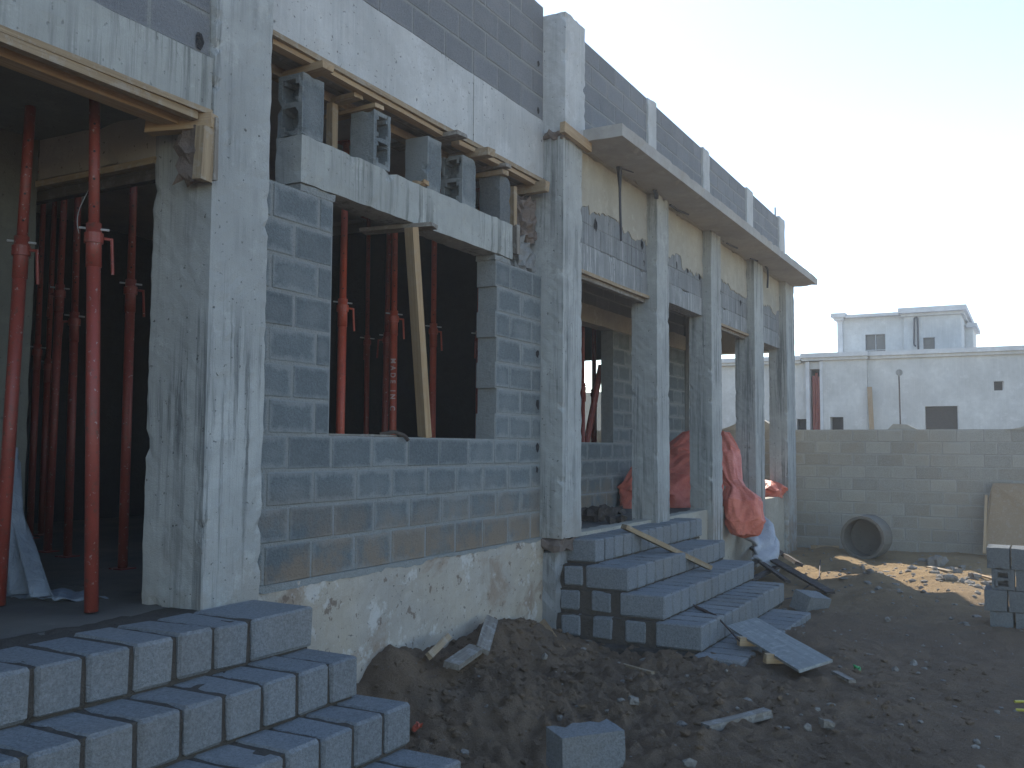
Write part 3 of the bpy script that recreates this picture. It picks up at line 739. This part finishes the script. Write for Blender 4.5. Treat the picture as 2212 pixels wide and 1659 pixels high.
def lerp(tab, t):
    for (t0, *a), (t1, *b) in zip(tab[:-1], tab[1:]):
        if t <= t1:
            k = (t-t0)/(t1-t0); k = k*k*(3-2*k); return [p+(q-p)*k for p, q in zip(a, b)]
    return list(tab[-1][1:])
# big heap on the portico floor behind the columns; rot makes the long side face the camera
heap = [(0, 14.0, 4.45, .27, .01), (.08, 14.0, 4.45, .26, .2), (.3, 13.75, 4.5, -.02, .44), (.6, 13.4, 4.55, -.36, .62), (.85, 13.2, 4.6, -.66, .74), (1, 13.1, 4.62, -.84, .78)]
loft('tarpaulin_heap', lambda t: lerp(heap, t), M['tarp'], 'big crumpled orange tarpaulin heaped behind the middle portico columns', 'tarpaulin', .6, amp=.2, rot=R(118), nseg=110, nt=60)
heap2 = [(0, 12.55, 4.78, -.22, .01), (.15, 12.5, 4.78, -.27, .14), (.6, 12.45, 4.78, -.56, .27), (1, 12.4, 4.76, -.84, .29)]
loft('tarpaulin_lump', lambda t: lerp(heap2, t), M['tarp'], 'low orange tarpaulin lump against the block wall left of the second portico column', 'tarpaulin', .7, amp=.16, s=2., rot=R(118))
bag = [(0, 14.05, 4.15, .26, .01), (.06, 14.03, 4.12, .24, .16), (.2, 13.75, 3.98, .0, .24), (.4, 13.25, 3.72, -.42, .15), (.48, 13.1, 3.6, -.52, .13), (.62, 13.0, 3.5, -.68, .28), (.8, 12.95, 3.46, -.95, .29), (.93, 12.9, 3.46, -1.14, .18), (1, 12.9, 3.46, -1.2, .02)]
loft('tarpaulin_bundle', lambda t: lerp(bag, t), M['tarp2'], 'twisted orange tarpaulin bundle bulging out over the portico floor edge', 'tarpaulin', .8, amp=.15, s=1.2, rot=R(118), nseg=110, nt=80)
sm = [(0, 16.25, 3.98, -.52, .01), (.2, 16.25, 3.97, -.55, .2), (.6, 16.2, 3.92, -.66, .33), (1, 16.1, 3.84, -.8, .2)]
loft('tarpaulin_corner', lambda t: lerp(sm, t), M['tarp2'], 'small orange tarpaulin corner catching the sun between the last two columns', 'tarpaulin', .8, amp=.22, s=3., rot=R(30))
def sack(u, v):
    x = 13.75+(.0-v*.15)+.1*u; px_ = Vector((13.45, 3.72, -1.22)).lerp(Vector((13.95, 3.45, -1.0)), u)
    bt = Vector((13.25, 3.45, -1.52)).lerp(Vector((13.3, 3.1, -1.70)), u)
    p = px_.lerp(bt, v); w = .05*math.sin(u*9+v*3)*math.sin(v*3.1)+.02*math.sin(v*17+u*12)
    return (p.x-w*.5, p.y-w-.1*math.sin(v*3.14), p.z+.03*math.sin(u*7)+.04*math.sin(v*3.14))
grid_cloth('plastic_sack', sack, 30, 30, M['white'], 'crumpled white plastic sack spilling from under the orange bundle', 'sack', .05)
def sheet(u, v):     # plastic sheet hanging at the left
    w = .035*math.sin(u*22+v*2)+.02*math.sin(u*41+v*5)
    zz = .34-.9*max(0, u-.4)*1.2; z = zz+(FL+.02-zz)*v
    return (3.40-.12*v-w, 5.12-(.08+.52*v**1.2)*u, z)
grid_cloth('plastic_sheet', sheet, 60, 30, M['sheet'], 'pale translucent looking plastic sheet draped beside the leftmost prop', 'plastic sheet', .003)
def sheet2(u, v):
    return (3.25+.25*u, 4.45+.55*v-.1*u, FL+.012+.012*math.sin(u*11+v*7)+.01*math.sin(v*23))
grid_cloth('plastic_scrap', sheet2, 16, 16, M['sheet'], 'flat end of grey plastic lying on the entrance floor', 'plastic sheet', .003)

# ---------------------------------------------------------------- things lying about
gz = lambda x, y, d=0: float(ground_h(x, y))+d
plank('loose_plank', (8.70, 3.50, -.76), (9.50, 2.90, -1.20), .09, .045, M['wood'], label='weathered timber lying diagonally down the portico steps')
m = MB(); m.path([(8.56, 2.84, -1.37), (8.42, 2.70, -1.42), (8.2, 2.45, -1.44), (7.9, 2.16, -1.58)], .008, 6); m.tube((8.42, 2.70, -1.42), (8.30, 2.56, -1.435), .016, n=6)
tag(m.build('rebar_stick', M['rust']), 'thin rusty bar resting on the lower portico steps', 'rebar')
# painted shutter board on two battens
bd = empty('formwork_panel', (8.0, 1.9, -1.65)); tag(bd, 'pale painted formwork panel tilted off the bottom portico step on two battens', 'panel')
p0 = Vector((8.30, 2.25, -1.50)); p1 = Vector((7.42, 1.46, -1.61))
plank('face_board', p0, p1, .28, .022, M['whiteboard'], bd, roll=R(14))
d = (p1-p0).normalized(); s = Vector((0, 0, 1)).cross(d).normalized()
for k in (.28, .66):
    c = p0.lerp(p1, k); plank('batten', c-s*.2+Vector((0, 0, -.055)), c+s*.17+Vector((0, 0, -.075)), .06, .07, M['wood2'], bd)
def loose_block(loc, dims, rot, label, mat=None):
    m = MB(); m.rough(-dims[0]/2, dims[0]/2, -dims[1]/2, dims[1]/2, -dims[2]/2, dims[2]/2, .05, .0035)
    o = m.build('loose_block', mat or M['sblock']); o.location = loc; o.rotation_euler = rot; tag(o, label, 'concrete block'); return o
loose_block((4.70, 2.11, -1.575), (.36, .21, .2), (R(1), R(-1), R(-40)), 'single pale block lying on the earth in the foreground')
loose_block((10.75, 2.16, -1.66), (.40, .21, .2), (R(18), R(8), R(-22)), 'tilted block half sunk in the earth past the bottom portico step')
gw = 'timber offcuts lying on the earth'
for p0, p1, w, t, mt, lab in (
    ((5.80, 1.80), (6.25, 1.53), .075, .05, 'wood3', 'pale squared offcut lying alone in the right foreground'),
    ((7.05, 2.85), (6.83, 2.52), .03, .02, 'wood', 'short thin stick on the earth below the portico steps'),
    ((16.95, 3.35), (17.75, 3.1), .09, .06, 'wood2', 'yellow timber at the foot of the boundary wall by the last column'),
    ((14.6, .75), (14.2, .45), .06, .02, 'wood2', 'pale stick lying on the sunlit sand towards the plywood'),
    ((13.6, .35), (13.45, .2), .07, .03, 'wood2', 'short yellow offcut standing out on the sunlit sand'),
    ((14.9, 1.35), (14.6, 1.05), .1, .02, 'wood', 'flat pale board scrap on the sunlit sand'),
    ((7.55, 1.35), (7.28, 1.18), .05, .02, 'wood3', 'grey splinter beside the lower end of the painted panel')):
    z0, z1 = gz(*p0, .03), gz(*p1, .03); plank('offcut', (*p0, z0), (*p1, z1), w, t, M[mt], label=lab, cat='offcut', group=gw)
plank('offcut', (5.38, 3.55, -1.385), (5.80, 3.66, -1.34), .05, .03, M['wood'], roll=R(50), label='short pale lath on top of the earth heap by the plinth', cat='offcut', group=gw)
plank('offcut', (5.42, 3.40, -1.44), (5.88, 3.48, -1.415), .11, .04, M['wood3'], roll=R(10), label='thick grey board end lying flat on the earth heap', cat='offcut', group=gw)
plank('offcut', (5.86, 3.42, -1.42), (6.52, 3.72, -1.33), .10, .03, M['wood3'], roll=R(25), label='longer grey board leaning up the earth heap to the right', cat='offcut', group=gw)
plank('offcut', (7.42, 3.72, -1.52), (6.95, 3.30, -1.64), .07, .09, M['wood2'], roll=R(40), label='split timber pointing down from the foot of the second column', cat='offcut', group=gw)
g3 = 'dark timbers piled by the white sack'
for k, (p0, p1, w, t) in enumerate((((14.2, 3.7, -1.45), (11.6, 2.1, -1.66), .10, .03), ((13.2, 3.3, -1.55), (12.3, 2.75, -1.66), .08, .03), ((13.9, 3.2, -1.48), (12.9, 3.5, -1.6), .07, .05),
                                    ((13.5, 3.1, -1.6), (12.2, 3.2, -1.67), .09, .04), ((14.6, 3.45, -1.5), (13.7, 2.9, -1.6), .12, .05))):
    plank('dark_timber', p0, p1, w, t, M['darkwood'], roll=R(random.uniform(-25, 25)), cat='timber', group=g3,
          label=('longest dark plank reaching from the last columns out over the earth', 'short dark plank under the middle of the timber pile', 'dark timber lying crosswise on the white sack', 'flat dark timber at the near edge of the pile', 'thick dark timber below the last portico columns')[k])
m = MB(); m.path([(15.2, 2.9, gz(15.2, 2.9, .03)), (13, 2.5, gz(13, 2.5, .03)), (11.2, 2.45, gz(11.2, 2.45, .03)), (10.2, 2.9, gz(10.2, 2.9, .02))], .008, 6)
tag(m.build('rebar', M['rust']), 'long thin bar lying on the earth behind the portico steps', 'rebar')
for x, y, sz, lab in ((14.9, 1.0, .1, 'largest broken concrete lump on the sunlit sand'), (14.4, .75, .08, 'grey lump next to the largest one on the sunlit sand'), (16.2, 1.35, .16, 'flat pale stone lying at the foot of the boundary wall'), (6.0, 2.35, .045, 'small grey stone in front of the earth heap'),
                      (7.25, 2.75, .035, 'whitish pebble below the portico steps'), (6.15, 1.15, .05, 'grey stone right of the squared offcut'), (13.55, 1.0, .09, 'reddish lump near the middle of the sunlit sand')):
    m = MB(); m.rough(-sz, sz, -sz*.7, sz*.7, -sz*.5, sz*.5, sz*.5, sz*.14); o = m.build('stone', M['stone']); o.location = (x, y, gz(x, y, sz*.3)); o.rotation_euler = (.2, .1, random.uniform(0, 3)); tag(o, lab, 'stone', 'loose stones and lumps')
m = MB(); m.rough(-.03, .03, -.02, .02, -.02, .02, .02, .008); o = m.build('litter', M['green']); o.location = (7.9, 1.24, gz(7.9, 1.24, .02)); tag(o, 'tiny bright green scrap on the earth', 'litter')
m = MB(); m.rough(-.03, .03, -.02, .02, -.015, .015, .02, .008); o = m.build('litter', M['orange']); o.location = (4.75, 3.2, gz(4.75, 3.2, .03)); tag(o, 'tiny orange scrap behind the nearest steps', 'litter')
m = MB(); m.path([(7.50, .155, gz(7.5, .155, .02)), (7.7, -.1, gz(7.7, -.1, .02)), (7.6, -.5, gz(7.6, -.5, .02)), (7.3, -.3, gz(7.3, -.3, .02)), (7.28, .145, gz(7.28, .145, .02))], .010, 8); tag(m.build('hose', M['hose']), 'yellow hose on the earth at the right edge of the picture', 'hose')
# rubbish on the portico floor
for x, y, sx, sz, lab in ((9.9, 4.35, .22, .07, 'dark bundle on the portico floor behind the first opening'), (10.9, 4.6, .3, .04, 'low grey board pile on the portico floor'), (9.6, 3.95, .1, .04, 'small grey lump at the front of the portico floor')):
    m = MB(); m.rough(-sx, sx, -.12, .12, 0, sz*2, .06, .02); o = m.build('rubbish', M['darkwood']); o.location = (x, y, FL); o.rotation_euler.z = random.uniform(-.4, .4); tag(o, lab, 'rubbish')

# concrete pipe ring
def ring(name, c, ax, L, ro, ri, mat, label):
    m = MB(); c = Vector(c); ax = Vector(ax).normalized(); a = ax.orthogonal().normalized(); b = ax.cross(a); n = 48
    prof = [(0, ri), (0, ro*1.0), (.05, ro*1.0), (L-.05, ro*1.02), (L, ro*.98), (L, ri), (0, ri)]
    vv = []
    for s_, r_ in prof[:-1]:
        for i in range(n):
            t = 2*math.pi*i/n; vv.append(c+ax*s_+(a*math.cos(t)+b*math.sin(t))*(r_+random.gauss(0, .002)))
    k = len(prof)-1
    ff = [(p*n+i, p*n+(i+1) % n, ((p+1) % k)*n+(i+1) % n, ((p+1) % k)*n+i) for p in range(k) for i in range(n)]
    m.add(vv, ff)
    return m
rp = ring('concrete_pipe', (16.28, 2.45, -1.42), (.95, -.13, 0), .5, .345, .3, M['pipe'], '')
ax_ = Vector((.95, -.13, 0)).normalized(); c_ = Vector((16.28, 2.45, -1.42)); rp.tube(c_+ax_*.40, c_+ax_*.44, .301, n=40)
tag(rp.build('concrete_pipe', M['pipe']), 'short round concrete pipe lying on its side by the boundary wall', 'pipe')
# plywood sheets leaning on the wall
plw = empty('plywood_sheet', (17.3, .3, -1.7)); tag(plw, 'tan plywood sheet leaning on the boundary wall at the right edge', 'plywood')
m = MB(); m.add([(17.25, .72, -1.66), (17.2, -.9, -1.66), (17.72, -.9, -.55), (17.75, .60, -.55), (17.70, .66, -.78)] + [(17.28, .72, -1.65), (17.23, -.9, -1.65), (17.75, -.9, -.54), (17.78, .60, -.54), (17.73, .66, -.77)],
                [(0, 1, 2, 3, 4), (9, 8, 7, 6, 5), (0, 5, 6, 1), (1, 6, 7, 2), (2, 7, 8, 3), (3, 8, 9, 4), (4, 9, 5, 0)]); m.build('sheet', M['ply'], plw)
plank('edge_batten', (17.20, .735, -1.66), (17.68, .70, -.75), .04, .05, M['wood2'], plw)
# stack of blocks at the right edge
gs = 'blocks in the stack at the right edge'
names = ['top left', 'top right', 'second row left', 'second row right', 'third row left', 'third row right', 'bottom row left', 'bottom row right']
k = 0
for r_ in range(4):
    for q in range(2):
        zt = -.95-.205*r_
        y1 = .425-q*.215+(.0, -.035, .03, -.02)[r_]
        cx = 10.62+(.0, .02, -.01, .0)[r_]
        if r_ == 1 and q == 0: o = hollow_block('stacked_block', (cx+.1, y1-.1, zt-.2), .4, .2, .2, 'x', '', M['dblock'], gs)
        else:
            m = MB(); m.rough(-.2, .2, -.1, .1, 0, .2, .05, .003); o = m.build('stacked_block', M['dblock']); o.location = (cx+.1, y1-.1, zt-.2); o.rotation_euler.z = random.gauss(0, .02)
        tag(o, names[k]+' block of the dark stack at the right edge', 'concrete block', gs); k += 1
for r_ in range(4):
    m = MB(); m.rough(-.2, .2, -.3, .3, 0, .2, .1, .003); o = m.build('stacked_block', M['dblock']); o.location = (10.75, -.33, -1.15-.205*r_)
    tag(o, ('uppermost', 'second', 'third', 'lowest')[r_]+' block of the stack just outside the right edge', 'concrete block', gs)
# straps and conduits hanging from the canopy
gp = 'black conduits hanging from the canopy soffit'
for pts, r_, lab in (([(8.88, 3.62, 2.86), (8.89, 3.62, 2.7), (8.93, 3.63, 2.4), (8.98, 3.64, 2.11)], .014, 'longest black conduit hanging from the canopy beside the first portico beam'),
                     ([(14.84, 3.60, 2.86), (15.0, 3.60, 2.83), (15.04, 3.61, 2.7), (15.04, 3.62, 2.54)], .016, 'short black hook hanging from the canopy near its far end'),
                     ([(9.86, 3.6, 2.855), (9.98, 3.62, 2.82), (10.0, 3.63, 2.79)], .025, 'black stub under the canopy on top of the second portico column'),
                     ([(10.55, 3.66, 2.85), (10.8, 3.66, 2.84), (11.1, 3.62, 2.85)], .014, 'black conduit lying flat along the canopy soffit past the second column'),
                     ([(12.9, 3.66, 2.85), (13.3, 3.62, 2.845)], .014, 'black conduit lying flat along the soffit past the third column'), ([(14.1, 3.64, 2.85), (14.35, 3.6, 2.845)], .014, 'short black conduit on the soffit above the fourth column')):
    m = MB(); m.path(pts, r_, 8)
    if 'longest' in lab: m.tube((8.88, 3.62, 2.86), (8.90, 3.62, 2.6), .03, .012, n=10); m.tube((8.88, 3.62, 2.84), (9.12, 3.56, 2.85), .008, n=6)
    tag(m.build('conduit', M['black']), lab, 'conduit', gp)
m = MB(); m.tube((16.4, 3.8, 3.9), (16.4, 3.8, 4.16), .012, n=6); tag(m.build('rebar', M['rust']), 'single bar sticking up from the far end of the parapet', 'rebar')

# ================================================================ boundary wall
BW = empty('boundary_wall', (17.9, 3, -1.8)); tag(BW, 'long grey tan block boundary wall behind the yard', 'wall')
rows = [-1.79+.2145*i for i in range(11)]
block_wall(BW, -2.2, 9.0, rows, 17.9, .19, M['fblock'], 'f', .1, .42, axis='y', mortar=M['fmortar'], gap=.012, recess=.005, raised=.0015)
rbox('wall_extension', M['fmortar'], BW, 17.9, 18.09, -9, -2.2, -1.9, .35, .4); rbox('wall_extension', M['fmortar'], BW, 17.9, 18.09, 9.0, 20, -1.9, .35, .4)
def swoop(yc, w, h):
    m = MB(); n = 14; vv = []
    for i in range(n+1):
        t = i/n*2-1; y = yc+w*t; z = .352+h*(1-abs(t))**2.0 + (.0)
        if abs(t) < .22: z = .352+h*(.78)**2
        vv += [(17.88, y, z), (18.1, y, z), (17.88, y, .345), (18.1, y, .345)]
    ff = []
    for i in range(n):
        a = 4*i; ff += [(a, a+1, a+5, a+4), (a+2, a, a+4, a+6), (a+1, a+3, a+7, a+5)]
    m.add(vv, ff); m.build('swept_coping', M['cream'], BW)
swoop(4.62, .75, .36); swoop(-.35, .75, .36); swoop(9.6, .75, .36)
m = MB(); m.add([(17.95, 2.25, .35), (17.95, 1.75, .35), (17.95, 1.92, .44), (17.95, 2.15, .455), (18.08, 2.25, .35), (18.08, 1.75, .35), (18.08, 1.92, .44), (18.08, 2.15, .455)], [(0, 1, 2, 3), (7, 6, 5, 4), (0, 3, 7, 4), (3, 2, 6, 7), (2, 1, 5, 6)]); m.build('coping_stub', M['cream'], BW)

# ================================================================ neighbour's house
H = empty('neighbour_house', (28, 3, -1.8)); tag(H, 'pale plastered flat roofed house with a roof room behind the boundary wall', 'house')
def holed(parent, name, mat, X, th, y0, y1, z0, z1, holes):
    ys = sorted({y0, y1, *[h for q in holes for h in q[:2]]}); zs = sorted({z0, z1, *[h for q in holes for h in q[2:4]]})
    ys = [v for v in ys if y0 <= v <= y1]; zs = [v for v in zs if z0 <= v <= z1]; m = MB()
    for a, b in zip(ys[:-1], ys[1:]):
        for c, d_ in zip(zs[:-1], zs[1:]):
            if any(q[0] < (a+b)/2 < q[1] and q[2] < (c+d_)/2 < q[3] for q in holes): continue
            m.box(X, X+th, a, b, c, d_)
    bm = bmesh.new(); me = m.mesh(name); bm.from_mesh(me); bmesh.ops.remove_doubles(bm, verts=bm.verts[:], dist=1e-4)
    seen = {}
    for f in bm.faces:
        k_ = tuple(sorted(v.index for v in f.verts)); seen.setdefault(k_, []).append(f)
    bmesh.ops.delete(bm, geom=[f for l in seen.values() if len(l) > 1 for f in l], context='FACES')
    bm.to_mesh(me); bm.free(); return link(name, me, parent, mat)
hw = [(1.66, 2.45, .3, 1.135), (.608, .831, 1.512, 1.744)]
holed(H, 'wall', M['nb'], 27.0, .2, -9, 3.85, -1.9, 2.5, hw)
holed(H, 'wall', M['nb'], 26.86, .34, 3.85, 4.99, -1.9, 2.5, [(4.47, 4.81, .3, .874)])
holed(H, 'wall', M['nb'], 27.0, .2, 5.44, 9.2, -1.9, 2.4, [(5.46, 5.73, .3, .834), (6.1, 6.4, .3, .85)])
for y0, y1 in ((4.99, 5.07), (5.345, 5.44)): pbox('post', M['nbc'], H, 26.84, 27.2, y0, y1, -1.9, 2.4)
pbox('recess_head', M['nb'], H, 26.95, 27.2, 5.07, 5.345, 2.2, 2.4)
pbox('recess_back', M['dark'], H, 27.8, 28.0, 5.07, 5.3, -1.9, 1.9)
pbox('roof_slab', M['nbc'], H, 27.2, 36, -9, 9.2, 2.2, 2.45)
pbox('rear_wall', M['nb'], H, 36, 36.2, -9, 9.2, -1.9, 2.45); pbox('side_wall', M['nb'], H, 27.2, 36, -9.2, -9, -1.9, 2.45); pbox('side_wall', M['nb'], H, 27.2, 36, 9.0, 9.2, -1.9, 2.45)
for y0, y1, xo, dz in ((-9.2, 3.80, 26.86, 0), (3.80, 5.56, 26.72, .0), (5.56, 9.4, 26.80, -.05)):
    pbox('cornice', M['nbc'], H, xo, 27.3, y0, y1, 2.50+dz, 2.62+dz); pbox('cornice_step', M['nb'], H, xo+.06, 27.2, y0+.02, y1-.02, 2.42+dz, 2.499+dz)
for a in hw+[(4.47, 4.81, .3, .874), (5.46, 5.73, .3, .834), (6.1, 6.4, .3, .85)]:
    f = pbox('window', M['nbc'], H, 27.1, 27.14, a[0], a[0]+.03, a[2], a[3]); pbox('pane', M['dark'], f, 27.16, 27.18, a[0]-.01, a[1]+.01, a[2]-.01, a[3]+.01)  # dark sheets behind the openings stand in for unlit rooms
# roof room
gwl = rbox('garden_wall', M['cream'], None, 27.0, 27.2, 9.5, 24, -1.9, 1.72, .5); tag(gwl, 'cream garden wall far behind, seen through the portico window', 'wall')
holed(H, 'roof_room_wall', M['nb'], 29.0, .2, 3.13, 4.81, 2.45, 3.83, [(3.64, 4.18, 2.5, 3.316)])
holed(H, 'roof_room_wall', M['nb'], 28.9, .2, 1.66, 3.13, 2.45, 3.83, [(2.32, 2.63, 2.79, 3.144)])
pbox('roof_room_wall', M['nb'], H, 29.2, 32.5, 1.66, 1.86, 2.45, 3.83); pbox('roof_room_wall', M['nb'], H, 29.2, 32.5, 4.65, 4.81, 2.45, 3.83)
pbox('roof_room_wall', M['nb'], H, 30.6, 32.5, 1.45, 1.655, 2.45, 3.6); pbox('corner_pier', M['nbc'], H, 28.95, 29.3, 4.80, 4.95, 2.45, 3.83)
pbox('cornice', M['nbc'], H, 28.8, 32.6, 3.23, 4.70, 3.82, 3.90); pbox('cornice', M['nbc'], H, 28.65, 32.6, 1.50, 3.25, 3.84, 3.985); pbox('cornice', M['nbc'], H, 28.7, 29.5, 4.68, 5.09, 3.84, 3.955)
pbox('cornice_step', M['nb'], H, 28.8, 32.5, 1.58, 3.2, 3.76, 3.839); pbox('cornice_step', M['nbc'], H, 28.8, 29.4, 4.75, 5.02, 3.76, 3.839); pbox('cornice', M['nbc'], H, 30.4, 32.6, 1.33, 1.6, 3.56, 3.68)
w = pbox('window', M['nbc'], H, 29.08, 29.11, 3.90, 3.915, 2.5, 3.316); pbox('pane', M['glass'], w, 29.13, 29.15, 3.63, 4.19, 2.49, 3.32)
pbox('glazing_bar', M['nbc'], w, 29.08, 29.11, 3.64, 4.18, 2.86, 2.875)
w = pbox('window', M['nbc'], H, 28.98, 29.0, 2.32, 2.34, 2.79, 3.144); pbox('pane', M['glass'], w, 29.03, 29.05, 2.31, 2.64, 2.78, 3.15)
pbox('roof_room_rear', M['nb'], H, 32.5, 32.6, 1.66, 4.81, 2.45, 3.83)
m = MB(); m.path([(28.83, 2.80, 3.72), (28.83, 2.84, 3.7), (28.83, 2.86, 2.95), (28.83, 2.82, 2.9)], .022, 8); m.path([(28.83, 2.80, 3.72), (28.83, 2.76, 3.7), (28.83, 2.75, 2.62)], .025, 8); m.build('drain_pipe', M['black'], H)
for y, rr, z1 in ((5.12, .045, 2.0), (5.19, .04, 2.1), (5.27, .045, 2.02)):
    o = MB(); o.tube((27.05, y, -1.7), (27.05, y, z1), rr, n=10); tag(o.build('steel_prop', M['red']), {5.12: 'right', 5.19: 'middle', 5.27: 'left'}[y]+' one of the three red props in the slot of the neighbouring house', 'prop', 'red props in the neighbouring house slot')
po = empty('round_sign_pole', (26.5, 3.0, -1.7)); tag(po, 'thin pole with a round grey disc on top behind the boundary wall', 'pole')
m = MB(); m.tube((26.5, 2.98, -1.75), (26.5, 3.01, 2.0), .018, n=8); m.build('pole', M['rust'], po)
m = MB(); m.tube((26.47, 3.0, 2.0), (26.5, 3.0, 2.0), .085, n=20); m.build('disc', M['colg'], po)
plank('leaning_board', (26.5, 3.62, -1.7), (26.8, 3.78, 1.66), .12, .03, M['ply'], roll=R(90), label='tall brown board leaning on the neighbouring house corner', cat='board')

# ================================================================ the air
if HAZE:
    hm = bpy.data.materials.new('haze'); hm.use_nodes = True; hn = hm.node_tree.nodes; hn.clear()
    ho = hn.new('ShaderNodeOutputMaterial'); pv = hn.new('ShaderNodeVolumePrincipled'); hm.node_tree.links.new(pv.outputs[0], ho.inputs['Volume'])
    pv.inputs['Density'].default_value = HAZE; pv.inputs['Color'].default_value = (.88, .94, 1, 1); pv.inputs['Anisotropy'].default_value = .35
    m = MB(); m.box(-4, 40, -12, 24, -3.2, 5.6); tag(m.build('haze', hm), kind='stuff')
